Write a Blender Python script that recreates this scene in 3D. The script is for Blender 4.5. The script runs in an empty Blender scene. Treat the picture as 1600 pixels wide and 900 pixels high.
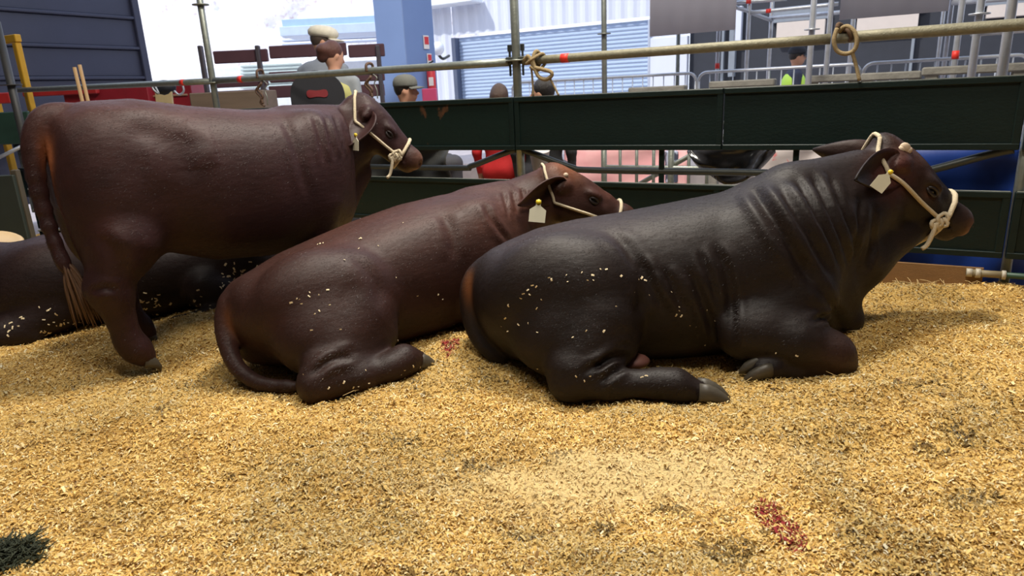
import bpy, bmesh, math, random
import numpy as np
from mathutils import Vector, Matrix
random.seed(7); rng = np.random.default_rng(11)
SC = bpy.context.scene
COL = SC.collection
pi = math.pi
def rad(a): return math.radians(a)

# ------------------------------------------------------------------ camera
F, PIT, ROLL, H = 1060.0, rad(16.05), rad(-2.7), 1.30      # focal length in pixels of the 1600x900 frame
CAMM = Matrix.Rotation(pi/2-PIT, 3, 'X') @ Matrix.Rotation(ROLL, 3, 'Z')
R_ = np.array(CAMM); C_ = np.array([0, 0, H])
cd_ = bpy.data.cameras.new('camera'); cam = bpy.data.objects.new('camera', cd_); COL.objects.link(cam)
cam.matrix_world = Matrix.Translation((0, 0, H)) @ CAMM.to_4x4()
cd_.sensor_width = 36; cd_.lens = F/1600*36; cd_.clip_start = .05; cd_.clip_end = 300
cd_.dof.use_dof = True; cd_.dof.focus_distance = 3.2; cd_.dof.aperture_fstop = 4.0
SC.camera = cam

# ------------------------------------------------------------------ world, sun, lamps, exposure
vs = SC.view_settings
vs.view_transform = 'Standard'; vs.look = 'None'; vs.gamma = 1; vs.use_curve_mapping = False
vs.exposure = 0.0
W = bpy.data.worlds.new('overcast_sky'); SC.world = W; W.use_nodes = True
wn = W.node_tree.nodes; wl = W.node_tree.links
bg = wn['Background']
tc = wn.new('ShaderNodeTexCoord'); sx = wn.new('ShaderNodeSeparateXYZ'); cr = wn.new('ShaderNodeValToRGB')
wl.new(tc.outputs['Generated'], sx.inputs[0]); wl.new(sx.outputs['Z'], cr.inputs[0]); wl.new(cr.outputs[0], bg.inputs[0])
cr.color_ramp.elements[0].position = 0; cr.color_ramp.elements[0].color = (.80, .87, 1, 1)
cr.color_ramp.elements[1].position = .6; cr.color_ramp.elements[1].color = (.62, .74, 1, 1)
bg.inputs[1].default_value = 1.6
def light(name, kind, loc, energy, color, rot=(0, 0, 0), size=1, size_y=None, angle=None):
    d = bpy.data.lights.new(name, kind); d.energy = energy; d.color = color
    if kind == 'AREA':
        d.shape = 'RECTANGLE'; d.size = size; d.size_y = size_y or size
    if angle: d.angle = angle
    o = bpy.data.objects.new(name, d); COL.objects.link(o); o.location = loc; o.rotation_euler = rot
    return o
light('sun', 'SUN', (0, -20, 40), 3.2, (1, .95, .88), (rad(44), 0, rad(-58)), angle=rad(2))
# high-bay lamps hung under the roof of the hall
light('hall_lamp', 'AREA', (.6, 4.4, 5.7), 450, (1, .94, .83), (rad(4), 0, 0), 1.6, 1.2)
light('hall_lamp', 'AREA', (-3.0, 2.6, 5.7), 80, (1, .94, .83), (0, 0, 0), 1.6, 1.2)
light('hall_lamp', 'AREA', (.2, 1.0, 5.7), 200, (1, .94, .83), (0, 0, 0), 1.6, 1.2)

# ------------------------------------------------------------------ photograph geometry -> places in the hall
def ray(px, py): return R_ @ np.array([(px-800)/F, -(py-450)/F, -1.])
def gz(px, py, z=0.):
    d = ray(px, py); return C_+d*((z-H)/d[2])
def gy(px, py, y):
    d = ray(px, py); return C_+d*(y/d[1])
FD = np.array([.8652, -.5014, 0.]); FN = np.array([.5014, .8652, 0.]); FP = np.array([2.646, 3.86, 0.])  # the fence's line
def fe(px, py, off=0.):
    d = ray(px, py); return C_+d*(((FP+FN*off-C_) @ FN)/(d @ FN))
def ft(px, py=150): return float((fe(px, py)-FP) @ FD)     # place along the fence
def fpt(t, z, off=0.): return FP+FD*t+FN*off+np.array([0, 0, z])
FROT = math.atan2(FD[1], FD[0])

# ------------------------------------------------------------------ materials
MATS = {}
def mat(name, col, rough=.6, metal=0., var=.15, vscale=8., bump=0., bscale=60., col2=None, spec=.5, attr=None, stretch=None, emit=0., thr=None, transm=0., alpha=1.):
    if name in MATS: return MATS[name]
    m = bpy.data.materials.new(name); m.use_nodes = True; N = m.node_tree.nodes; L = m.node_tree.links
    b = N['Principled BSDF']; b.inputs['Roughness'].default_value = rough; b.inputs['Metallic'].default_value = metal
    b.inputs['Specular IOR Level'].default_value = spec
    if transm: b.inputs['Transmission Weight'].default_value = transm
    co = N.new('ShaderNodeTexCoord'); src = co.outputs['Object']
    if stretch:
        mp = N.new('ShaderNodeMapping'); mp.inputs['Scale'].default_value = stretch; L.new(src, mp.inputs[0]); src = mp.outputs[0]
    nz = N.new('ShaderNodeTexNoise'); nz.inputs['Scale'].default_value = vscale; nz.inputs['Detail'].default_value = 5; L.new(src, nz.inputs[0])
    mx = N.new('ShaderNodeMix'); mx.data_type = 'RGBA'
    fac = nz.outputs[0]
    if thr:
        mr = N.new('ShaderNodeMapRange'); mr.inputs[1].default_value = thr[0]; mr.inputs[2].default_value = thr[1]
        L.new(fac, mr.inputs[0]); fac = mr.outputs[0]
    L.new(fac, mx.inputs[0])
    if attr:
        at = N.new('ShaderNodeAttribute'); at.attribute_name = attr
        for k, s in ((6, 1-var), (7, 1+var)):
            v = N.new('ShaderNodeVectorMath'); v.operation = 'SCALE'; v.inputs[3].default_value = s
            L.new(at.outputs['Color'], v.inputs[0]); L.new(v.outputs[0], mx.inputs[k])
    else:
        c2 = col2 or [min(1, c*(1+var)) for c in col]; c1 = col if col2 else [c*(1-var) for c in col]
        mx.inputs[6].default_value = (*c1[:3], 1); mx.inputs[7].default_value = (*c2[:3], 1)
    L.new(mx.outputs[2], b.inputs['Base Color'])
    if bump:
        n2 = N.new('ShaderNodeTexNoise'); n2.inputs['Scale'].default_value = bscale; n2.inputs['Detail'].default_value = 4; L.new(src, n2.inputs[0])
        bp = N.new('ShaderNodeBump'); bp.inputs['Strength'].default_value = bump; bp.inputs['Distance'].default_value = .01
        L.new(n2.outputs[0], bp.inputs['Height']); L.new(bp.outputs[0], b.inputs['Normal'])
    if emit:
        b.inputs['Emission Color'].default_value = (*col[:3], 1); b.inputs['Emission Strength'].default_value = emit
    MATS[name] = m
    return m

# ------------------------------------------------------------------ objects
def tag(o, label=None, cat=None, group=None, kind=None):
    for k, v in (('label', label), ('category', cat), ('group', group), ('kind', kind)):
        if v: o[k] = v
    return o
def empty(name, loc, rz=0., **kw):
    o = bpy.data.objects.new(name, None); COL.objects.link(o); o.location = tuple(loc); o.rotation_euler = (0, 0, rz); o.empty_display_size = .1
    return tag(o, **kw)
def obj(name, me, m=None, parent=None, **kw):
    o = bpy.data.objects.new(name, me); COL.objects.link(o)
    if m and not me.materials: me.materials.append(m)
    if parent: o.parent = parent
    return tag(o, **kw)
def mesh_np(name, V, Fq, smooth=True):
    me = bpy.data.meshes.new(name)
    V = np.asarray(V, np.float32)
    if isinstance(Fq, np.ndarray):
        n, k = Fq.shape
        me.vertices.add(len(V)); me.vertices.foreach_set('co', V.ravel())
        me.loops.add(n*k); me.loops.foreach_set('vertex_index', Fq.astype(np.int32).ravel())
        me.polygons.add(n); me.polygons.foreach_set('loop_start', np.arange(0, n*k, k, dtype=np.int32))
        me.update(calc_edges=True)
    else:
        me.from_pydata([tuple(map(float, v)) for v in V], [], [tuple(map(int, f)) for f in Fq]); me.update()
    if smooth: me.polygons.foreach_set('use_smooth', np.ones(len(me.polygons), bool))
    return me
def set_col(me, name, cols):
    a = me.color_attributes.new(name, 'FLOAT_COLOR', 'POINT')
    c = np.ones((len(me.vertices), 4), np.float32); c[:, :3] = cols; a.data.foreach_set('color', c.ravel())

class MB:
    """collects shapes in world or local coordinates; build() links them as one mesh object"""
    def __init__(s): s.v = []; s.f = []; s.sm = []
    def add(s, V, Fs, smooth=False):
        k = len(s.v); s.v += [tuple(map(float, v)) for v in V]; s.f += [tuple(i+k for i in f) for f in Fs]; s.sm += [smooth]*len(Fs); return s
    def box(s, c, size, R=None, bev=0.):
        c = np.array(c, float); h = np.array(size, float)/2
        R = np.eye(3) if R is None else np.array(R)
        if bev > 0:
            b = min(bev, *(h*.49)); V = []; Fs = []
            bm = bmesh.new(); bmesh.ops.create_cube(bm, size=1)
            for v in bm.verts: v.co = Vector([v.co[i]*2*h[i] for i in range(3)])
            bmesh.ops.bevel(bm, geom=list(bm.edges), offset=b, segments=1, affect='EDGES', profile=.5)
            bm.verts.index_update()
            V = [c+R @ np.array(v.co) for v in bm.verts]; Fs = [[v.index for v in f.verts] for f in bm.faces]; bm.free()
            return s.add(V, Fs)
        V = [c+R @ (h*np.array(q)) for q in ((-1, -1, -1), (1, -1, -1), (1, 1, -1), (-1, 1, -1), (-1, -1, 1), (1, -1, 1), (1, 1, 1), (-1, 1, 1))]
        return s.add(V, [(3, 2, 1, 0), (4, 5, 6, 7), (0, 1, 5, 4), (1, 2, 6, 5), (2, 3, 7, 6), (3, 0, 4, 7)])
    def tube(s, pts, r, n=10, cap=True, closed=False):
        P = np.array(pts, float); m = len(P); rs = np.broadcast_to(np.array(r, float), (m,))
        T = np.gradient(P, axis=0) if not closed else np.roll(P, -1, 0)-np.roll(P, 1, 0)
        T /= np.linalg.norm(T, axis=1)[:, None]+1e-9
        u = np.cross(T[0], [0, 0, 1.]); 
        if np.linalg.norm(u) < .1: u = np.cross(T[0], [0, 1., 0])
        V = []
        for i in range(m):
            u = u-T[i]*(u @ T[i]); u /= np.linalg.norm(u)+1e-9; w = np.cross(T[i], u)
            for k in range(n):
                a = 2*pi*k/n; V.append(P[i]+rs[i]*(math.cos(a)*u+math.sin(a)*w))
        Fs = []
        for i in range(m if closed else m-1):
            j = (i+1) % m
            for k in range(n): Fs.append((i*n+k, i*n+(k+1) % n, j*n+(k+1) % n, j*n+k))
        if cap and not closed: Fs += [tuple(range(n))[::-1], tuple((m-1)*n+k for k in range(n))]
        return s.add(V, Fs, True)
    def cyl(s, a, b, r, n=14, r2=None): return s.tube([a, b], [r, r if r2 is None else r2], n)
    def ball(s, c, r, R=None, nu=16, nv=10):
        c = np.array(c, float); r = np.broadcast_to(np.array(r, float), (3,)); R = np.eye(3) if R is None else np.array(R)
        V = [c+R @ (r*np.array([0, 0, 1]))]
        for j in range(1, nv):
            t = pi*j/nv
            for i in range(nu):
                a = 2*pi*i/nu; V.append(c+R @ (r*np.array([math.sin(t)*math.cos(a), math.sin(t)*math.sin(a), math.cos(t)])))
        V.append(c+R @ (r*np.array([0, 0, -1]))); Fs = []
        for i in range(nu): Fs.append((0, 1+i, 1+(i+1) % nu))
        for j in range(nv-2):
            for i in range(nu):
                a = 1+j*nu; Fs.append((a+i, a+nu+i, a+nu+(i+1) % nu, a+(i+1) % nu))
        a = 1+(nv-2)*nu
        for i in range(nu): Fs.append((a+i, len(V)-1, a+(i+1) % nu))
        return s.add(V, Fs, True)
    def prism(s, poly, n, depth):
        """flat outline (3-D points, any winding) given thickness along n"""
        P = np.array(poly, float); n = np.array(n, float); n /= np.linalg.norm(n); k = len(P)
        V = list(P)+list(P+n*depth)
        return s.add(V, [tuple(range(k))[::-1], tuple(range(k, 2*k))]+[(i, (i+1) % k, k+(i+1) % k, k+i) for i in range(k)])
    def lathe(s, c, prof, n=20, R=None):
        c = np.array(c, float); R = np.eye(3) if R is None else np.array(R); V = []; Fs = []
        for (r, z) in prof:
            for k in range(n): V.append(c+R @ np.array([r*math.cos(2*pi*k/n), r*math.sin(2*pi*k/n), z]))
        for i in range(len(prof)-1):
            for k in range(n): Fs.append((i*n+k, i*n+(k+1) % n, (i+1)*n+(k+1) % n, (i+1)*n+k))
        Fs += [tuple(range(n))[::-1], tuple((len(prof)-1)*n+k for k in range(n))]
        return s.add(V, Fs, True)
    def build(s, name, m=None, parent=None, origin=None, rz=0., **kw):
        V = np.array(s.v)
        if origin is not None:
            o = np.array(origin, float); c, q = math.cos(-rz), math.sin(-rz)
            V = V-o; V = np.stack([V[:, 0]*c-V[:, 1]*q, V[:, 0]*q+V[:, 1]*c, V[:, 2]], 1)
        me = mesh_np(name, V, s.f, False)
        me.polygons.foreach_set('use_smooth', np.array(s.sm, bool)); 
        bm = bmesh.new(); bm.from_mesh(me); bmesh.ops.recalc_face_normals(bm, faces=bm.faces); bm.to_mesh(me); bm.free()
        ob = obj(name, me, m, parent, **kw)
        if origin is not None and parent is None: ob.location = tuple(origin); ob.rotation_euler[2] = rz
        return ob
def rotz(a): c, s = math.cos(a), math.sin(a); return np.array([[c, -s, 0], [s, c, 0], [0, 0, 1.]])
def rotx(a): c, s = math.cos(a), math.sin(a); return np.array([[1, 0, 0], [0, c, -s], [0, s, c.real]])
def roty(a): c, s = math.cos(a), math.sin(a); return np.array([[c, 0, s], [0, 1, 0], [-s, 0, c]])
def spline(pts, n):
    P = np.array(pts, float); m = len(P); Q = np.vstack([2*P[0]-P[1], P, 2*P[-1]-P[-2]]); out = []
    for t in np.linspace(0, m-1-1e-6, n):
        i = int(t); u = t-i; a, b, c, d = Q[i:i+4]
        out.append(.5*((2*b)+(c-a)*u+(2*a-5*b+4*c-d)*u*u+(3*b-a-3*c+d)*u**3))
    return np.array(out)

# ------------------------------------------------------------------ value noise and the bedding's height
_lat = rng.random((64, 64))
def vnoise(x, y):
    xi = np.floor(x).astype(int); yi = np.floor(y).astype(int); u = x-xi; v = y-yi; u = u*u*(3-2*u); v = v*v*(3-2*v)
    g = lambda a, b: _lat[a % 64, b % 64]
    return (g(xi, yi)*(1-u)+g(xi+1, yi)*u)*(1-v)+(g(xi, yi+1)*(1-u)+g(xi+1, yi+1)*u)*v-.5
BUMPS = [(-.28, 3.30, .10, .26, .20), (.55, 2.48, .045, .35, .2), (-.4, 2.9, .04, .3, .2), (1.3, 2.55, .05, .3, .16), (-2.45, 3.5, .05, .4, .3), (-1.75, 3.9, .05, .35, .3),
         (2.3, 3.3, .07, .5, .45), (2.0, 2.6, .05, .4, .3), (2.75, 3.75, .09, .4, .2), (.2, 1.9, -.03, .5, .25), (-1.9, 2.5, .03, .5, .3), (.95, 3.0, -.03, .3, .1), (2.1, 3.9, .06, .5, .18), (1.25, 2.28, .05, .4, .10)]
def gh(x, y):
    x = np.asarray(x, float); y = np.asarray(y, float)
    z = np.zeros_like(x)
    for bx, by, a, rx, ry in BUMPS: z = z+a*np.exp(-((x-bx)/rx)**2-((y-by)/ry)**2)
    z = z+.07*vnoise(x*1.3+5, y*1.5+9)+.05*vnoise(x*3.1+1, y*3.6+2)+.028*vnoise(x*7+3, y*8+7)+.016*vnoise(x*16, y*17+4)+.009*vnoise(x*37, y*39)
    return z
# ------------------------------------------------------------------ implicit bodies: smooth union of tapered limbs and masses -> one mesh
class Body:
    def __init__(s, lo, hi, h):
        s.lo = np.array(lo, float); s.h = h
        s.n = np.ceil((np.array(hi)-s.lo)/h).astype(int)+1
        s.f = np.full(s.n, .25, np.float32)
        s.ax = [s.lo[i]+h*np.arange(s.n[i]) for i in range(3)]
    def _blk(s, lo, hi):
        a = np.clip(np.floor((np.array(lo)-s.lo)/s.h).astype(int), 0, s.n); b = np.clip(np.ceil((np.array(hi)-s.lo)/s.h).astype(int)+1, 0, s.n)
        if np.any(b <= a): return None, None
        sl = tuple(slice(a[i], b[i]) for i in range(3))
        X = np.meshgrid(*[s.ax[i][sl[i]] for i in range(3)], indexing='ij', sparse=True)
        return sl, X
    def _mix(s, sl, d, k, sub):
        f = s.f[sl]; d = d.astype(np.float32)
        if sub: f, d, sg = -f, d, -1
        else: sg = 1
        hh = np.clip(k-np.abs(f-d), 0, None)/k
        s.f[sl] = sg*(np.minimum(f, d)-hh*hh*k*.25)
    def cone(s, a, b, ra, rb, k=.05, sub=False, sy=1.):
        a = np.array(a, float); b = np.array(b, float); m = max(ra, rb)+max(.1, k)
        sl, X = s._blk(np.minimum(a, b)-m, np.maximum(a, b)+m)
        if sl is None: return s
        ab = b-a; L = ab @ ab+1e-12
        p = [X[i]-a[i] for i in range(3)]
        t = np.clip((p[0]*ab[0]+p[1]*ab[1]+p[2]*ab[2])/L, 0, 1)
        d = np.sqrt((p[0]-t*ab[0])**2+((p[1]-t*ab[1])/sy)**2+(p[2]-t*ab[2])**2)-(ra+(rb-ra)*t)
        s._mix(sl, d, k, sub); return s
    def tail(s, pts, rs, k=.04):
        return s.chain(spline(pts, 16), np.interp(np.linspace(0, len(rs)-1, 16), range(len(rs)), rs), k)
    def chain(s, pts, rs, k=.05):
        for i in range(len(pts)-1): s.cone(pts[i], pts[i+1], rs[i], rs[i+1], k)
        return s
    def ell(s, c, r, R=None, k=.05, sub=False):
        c = np.array(c, float); r = np.array(r, float); R = np.eye(3) if R is None else np.array(R)
        ext = np.sqrt((R**2) @ (r**2))+max(.1, k)
        sl, X = s._blk(c-ext, c+ext)
        if sl is None: return s
        p = [X[i]-c[i] for i in range(3)]
        q = [(R[0, i]*p[0]+R[1, i]*p[1]+R[2, i]*p[2]) for i in range(3)]
        k0 = np.sqrt(sum((q[i]/r[i])**2 for i in range(3)))+1e-6; k1 = np.sqrt(sum((q[i]/r[i]**2)**2 for i in range(3)))+1e-6
        s._mix(sl, k0*(k0-1)/k1, k, sub); return s
    def loft(s, st, k=.05, p=2.3):
        """st: rows x, z_top, z_bottom, half_width, y_centre"""
        st = np.array(st, float); x0, x1 = st[0, 0], st[-1, 0]; m = .1
        sl, X = s._blk((x0-m, (st[:, 4]-st[:, 3]).min()-m, st[:, 2].min()-m), (x1+m, (st[:, 4]+st[:, 3]).max()+m, st[:, 1].max()+m))
        xs = np.clip(X[0], x0, x1).ravel()
        n = 400; t = np.linspace(x0, x1, n)
        g = []
        for j in range(1, 5):
            a = np.interp(t, st[:, 0], st[:, j]); w = max(3, int(.05/((x1-x0)/n)))|1
            a = np.convolve(np.pad(a, w//2, mode='edge'), np.ones(w)/w, 'valid')
            g.append(np.interp(xs, t, a).reshape(X[0].shape))
        hz = (g[0]-g[1])/2; zc = (g[0]+g[1])/2
        q = (np.abs((X[1]-g[3])/g[2])**p+np.abs((X[2]-zc)/hz)**p)**(1/p)
        d = (q-1)*np.minimum(hz, g[2])
        ex = np.maximum(np.maximum(x0-X[0], X[0]-x1), 0)
        d = np.where(ex > 0, np.sqrt(np.maximum(d, 0)**2+ex**2)+np.minimum(d, 0)*0, d)
        s._mix(sl, d, k, False); return s
    def mesh(s, smooth=2):
        f = s.f; n = s.n
        ins = f < 0
        c = np.zeros(n-1, np.int8)
        for i in (0, 1):
            for j in (0, 1):
                for k in (0, 1): c += ins[i:n[0]-1+i, j:n[1]-1+j, k:n[2]-1+k]
        act = (c > 0) & (c < 8)
        idx = np.full(n-1, -1, np.int64); cells = np.argwhere(act); idx[act] = np.arange(len(cells))
        acc = np.zeros((len(cells), 3)); cnt = np.zeros(len(cells))
        cor = [(i, j, k) for i in (0, 1) for j in (0, 1) for k in (0, 1)]
        val = {q: f[cells[:, 0]+q[0], cells[:, 1]+q[1], cells[:, 2]+q[2]].astype(float) for q in cor}
        for a in cor:
            for ax in range(3):
                if a[ax]: continue
                b = list(a); b[ax] = 1; b = tuple(b); fa, fb = val[a], val[b]
                m = (fa < 0) != (fb < 0); t = np.where(m, fa/np.where(m, fa-fb, 1), 0)
                P = np.tile(np.array(a, float), (len(cells), 1)); P[:, ax] = t
                acc += P*m[:, None]; cnt += m
        V = s.lo+s.h*(cells+acc/cnt[:, None])
        Q = []
        for ax in range(3):
            u, w = [(1, 2), (2, 0), (0, 1)][ax]
            sa = [slice(None)]*3; sb = [slice(None)]*3; sa[ax] = slice(0, -1); sb[ax] = slice(1, None)
            A = ins[tuple(sa)]; B = ins[tuple(sb)]
            e = np.argwhere(A != B); e = e[(e[:, u] > 0) & (e[:, w] > 0) & (e[:, u] < n[u]-1) & (e[:, w] < n[w]-1)]
            fl = A[tuple(e.T)]
            def cell(du, dw):
                q = e.copy(); q[:, u] -= du; q[:, w] -= dw; return idx[tuple(q.T)]
            q4 = np.stack([cell(1, 1), cell(0, 1), cell(0, 0), cell(1, 0)], 1)
            q4[~fl] = q4[~fl][:, ::-1]; Q.append(q4)
        Q = np.concatenate(Q); Q = Q[(Q >= 0).all(1)]
        ed = np.concatenate([Q[:, [0, 1]], Q[:, [1, 2]], Q[:, [2, 3]], Q[:, [3, 0]]])
        deg = np.bincount(ed.ravel(), minlength=len(V))[:, None]+1e-9
        for it in range(smooth):
            for lam in (.5, -.42):
                A = np.zeros_like(V)
                for ax in range(3): A[:, ax] = np.bincount(ed[:, 0], V[ed[:, 1], ax], len(V))+np.bincount(ed[:, 1], V[ed[:, 0], ax], len(V))
                V = V+lam*(A/deg-V)
        s.V, s.Q = V, Q
        return V, Q
    def at(s, P):
        P = np.atleast_2d(P); q = (P-s.lo)/s.h; q = np.clip(q, 0, s.n-1.001); i = q.astype(int); u = q-i; r = 0
        for a in (0, 1):
            for b in (0, 1):
                for c in (0, 1):
                    w = (u[:, 0] if a else 1-u[:, 0])*(u[:, 1] if b else 1-u[:, 1])*(u[:, 2] if c else 1-u[:, 2])
                    r = r+w*s.f[i[:, 0]+a, i[:, 1]+b, i[:, 2]+c]
        return r
    def grad(s, P):
        e = s.h; P = np.atleast_2d(P)
        g = np.stack([s.at(P+np.eye(3)[i]*e)-s.at(P-np.eye(3)[i]*e) for i in range(3)], 1)
        return g/(np.linalg.norm(g, axis=1)[:, None]+1e-9)
    def march(s, o, d, tmax=8., out=False):
        """first point along o + t d where the surface is crossed"""
        d = np.array(d, float)/np.linalg.norm(d); t = np.arange(0, tmax, s.h*.5)
        P = np.array(o)+t[:, None]*d
        ok = ((P >= s.lo) & (P <= s.lo+s.h*(s.n-1))).all(1); v = np.where(ok, s.at(P), 1.)
        k = np.argmax(v > 0) if out else np.argmax(v < 0)
        if (out and not (v > 0).any()) or (not out and not (v < 0).any()): return None
        return P[k]
def frame(yaw, pitch, roll=0.): return rotz(yaw) @ roty(-pitch) @ rotx(roll)     # x forward, y left, z up; pitch > 0 lifts the nose

def ear_mesh(base, tip, up, width, cup=.35, th=.006, n=12, m=8):
    """cupped leaf-shaped ear: verts, quads; the hollow opens to `up`"""
    base = np.array(base, float); tip = np.array(tip, float); a = tip-base; L = np.linalg.norm(a); a /= L
    up = np.array(up, float); up -= a*(up @ a); up /= np.linalg.norm(up); w = np.cross(a, up)
    T = []
    for i in range(n+1):
        t = i/n; ww = width*(.42*(1-t)**1.5+1.15*math.sin(pi*min(1, t**.8*.98+.01))**.8*(1-.25*t))*.5
        ww = max(ww, .004)
        for j in range(m+1):
            u = 2*j/m-1
            T.append(base+a*L*t+w*ww*u+up*(cup*ww*(u*u)*1.0-cup*ww*.6+.02*math.sin(t*pi)*-1))
    T = np.array(T); k = len(T)
    nrm = np.tile(up, (k, 1)); B = T-nrm*th*2
    q = []
    for i in range(n):
        for j in range(m):
            a0 = i*(m+1)+j; q.append((a0, a0+1, a0+m+2, a0+m+1)); q.append((k+a0, k+a0+m+1, k+a0+m+2, k+a0+1))
    rim = [j for j in range(m+1)]+[i*(m+1)+m for i in range(1, n+1)]+[n*(m+1)+j for j in range(m-1, -1, -1)]+[i*(m+1) for i in range(n-1, 0, -1)]
    for i in range(len(rim)):
        x, y = rim[i], rim[(i+1) % len(rim)]; q.append((x, k+x, k+y, y))
    return np.vstack([T, B]), np.array(q)

class Cow:
    def __init__(s, loc, rz, lo, hi, h=.011):
        s.loc = np.array(loc, float); s.rz = rz; s.B = Body(lo, hi, h); s.extra = []; s.R = rotz(rz); s.eary = .19
    def to_world(s, p): return np.atleast_2d(p) @ s.R.T+s.loc
    def to_local(s, p): return (np.atleast_2d(p)-s.loc) @ s.R
    def hit(s, px, py):
        d = ray(px, py) @ s.R; o = s.to_local(C_)[0]; return s.B.march(o, d)
    # --- head in its own frame, unit length poll to nose
    def head(s, poll, yaw, pitch, L, roll=0., ears=None, horn=True, bulk=1.):
        M = frame(yaw, pitch, roll); s.HM = M; s.HP = np.array(poll, float); s.L = L
        B = s.B; P = lambda x, y, z: s.HP+M @ (np.array([x, y, z])*L)
        s.hp = P
        E = lambda c, r, k=.03, sub=False, RR=None: B.ell(P(*c), np.array(r)*L, M if RR is None else M @ RR, k, sub)
        E((.20, 0, -.15), (.25, .20*bulk, .17), .05)
        E((.035, 0, -.045), (.115, .115, .085), .05)
        B.cone(P(.15, 0, -.14), P(.86, 0, -.115), .168*L, .122*L, .04)
        B.cone(P(.2, 0, -.06), P(.62, 0, -.065), .085*L, .085*L, .04)
        E((.30, 0, -.045), (.22, .135, .085), .05)
        for q in (1, -1):
            B.cone(P(.24, q*.09, -.29), P(.82, q*.04, -.20), .135*L, .095*L, .04)
            E((.30, q*.125, -.27), (.18, .085, .17), .05)
            E((.45, q*.150, -.050), (.095, .055, .042), .03)       # brow
            E((.53, q*.135, -.155), (.13, .04, .05), .04)         # cheekbone
            E((.87, q*.078, -.105), (.115, .066, .10), .03)
            E((.13, q*.17, -.12), (.07, .07, .06), .04)          # ear root
        E((.88, 0, -.105), (.13, .12, .115), .04)
        E((.88, 0, -.22), (.10, .09, .06), .025)
        for q in (1, -1):
            E((.475, q*.205, -.10), (.042, .034, .028), .02, True)    # eye socket
            E((.985, q*.088, -.07), (.034, .036, .026), .012, True)   # nostril
        B.cone(P(.78, -.14, -.185), P(.98, -.06, -.185), .010*L, .010*L, .012, True)
        B.cone(P(.78, .14, -.185), P(.98, .06, -.185), .010*L, .010*L, .012, True)
        if ears:
            for q, (dirv, upv, ln, wd) in ears.items():
                b = P(.13, q*s.eary, -.12); d = s.R.T @ np.array(dirv, float); d /= np.linalg.norm(d); upv = s.R.T @ np.array(upv, float); s.earb = getattr(s, 'earb', {}); s.earb[q] = (b, d, upv/np.linalg.norm(upv))
                s.extra.append(ear_mesh(b-d*.02, b+d*ln*L, upv, wd*L, .5))
                B.cone(b-d*.02, b+d*.05*L, .052*L, .04*L, .02)
    def folds(s, lines, A=.012, w=.018):
        """skin folds: grooves with a raised lip along lines drawn on the flank"""
        V = s.V
        for ln in lines:
            a, ww = A, w
            if isinstance(ln, tuple): ln, a, ww = ln
            pts = [s.hit(*p) for p in spline(ln, 14)]; pts = [p for p in pts if p is not None]
            if len(pts) < 2: continue
            P = np.array(pts); lo = P.min(0)-.12; hi = P.max(0)+.12
            m = np.where(((V >= lo) & (V <= hi)).all(1))[0]
            if not len(m): continue
            X = V[m]; best = np.full(len(m), 9.); tt = np.zeros(len(m)); side = np.zeros(len(m))
            for i in range(len(P)-1):
                ab = P[i+1]-P[i]; t = np.clip(((X-P[i]) @ ab)/(ab @ ab+1e-9), 0, 1); dv = X-(P[i]+t[:, None]*ab); d = np.linalg.norm(dv, axis=1)
                b = d < best; best[b] = d[b]; tt[b] = (i+t[b])/(len(P)-1); side[b] = (np.cross(ab, dv[b])[:, 1])
            fade = np.clip(np.minimum(tt, 1-tt)*4, 0, 1); fade = fade*fade*(3-2*fade)
            g = -a*np.exp(-(best/ww)**2)+.75*a*np.exp(-((best-2.1*ww)/(1.2*ww))**2)
            V[m] += s.N[m]*(g*fade)[:, None]
    def extract(s, smooth=2):
        V, Q = s.B.mesh(smooth); s.V = V.copy(); s.Q = Q; s.N = s.B.grad(V)
    def finish(s, name, label, base, paint, group='cattle in the pen'):
        V = s.V; Q = s.Q; nb = len(V)
        for (a, b) in s.extra: Q = np.vstack([Q, b+len(V)]); V = np.vstack([V, a])
        me = mesh_np(name, V, Q)
        col = np.tile(np.array(base, float), (len(V), 1))
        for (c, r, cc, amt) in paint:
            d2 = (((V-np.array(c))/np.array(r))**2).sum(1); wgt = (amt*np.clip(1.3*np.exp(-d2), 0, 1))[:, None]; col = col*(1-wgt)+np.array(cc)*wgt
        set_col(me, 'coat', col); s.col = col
        s.o = empty(name, s.loc, s.rz, label=label, cat='cow', group=group)
        s.body = obj('body', me, COAT, s.o); s.hair()
        return s.o
    def hair(s, n=150000, l0=.008, l1=.015, w=.0007):
        """short coat hair lying back along the body: one thin blade each"""
        V, N = s.V, s.N; i = rng.integers(0, len(V), n); nn = N[i]; p = V[i]
        j = rng.normal(size=(n, 3))*s.B.h*.55; j -= nn*(j*nn).sum(1)[:, None]; p = p+j
        t = np.tile(np.array([-1., 0, -.55]), (n, 1))+rng.normal(size=(n, 3))*.22; t -= nn*(t*nn).sum(1)[:, None]; t /= np.linalg.norm(t, axis=1)[:, None]+1e-6
        b = np.cross(nn, t); b = b+nn*rng.normal(0, .28, n)[:, None]; l = rng.uniform(l0, l1, n)[:, None]
        base = p-nn*.0012; tri = np.stack([base+b*w, base-b*w, base+t*l+nn*(l*.11+.0016)], 1).reshape(-1, 3)
        me = mesh_np('coat_hair', tri, np.arange(n*3).reshape(n, 3), False)
        cc = s.col[i]*rng.uniform(.85, 1.25, (n, 1)); set_col(me, 'coat', np.repeat(cc, 3, 0))
        obj('coat_hair', me, HAIRC, s.o, kind='stuff')
    def part(s, name, mb, m, parent=None, **kw): return mb.build(name, m, parent or s.o, **kw)
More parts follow.
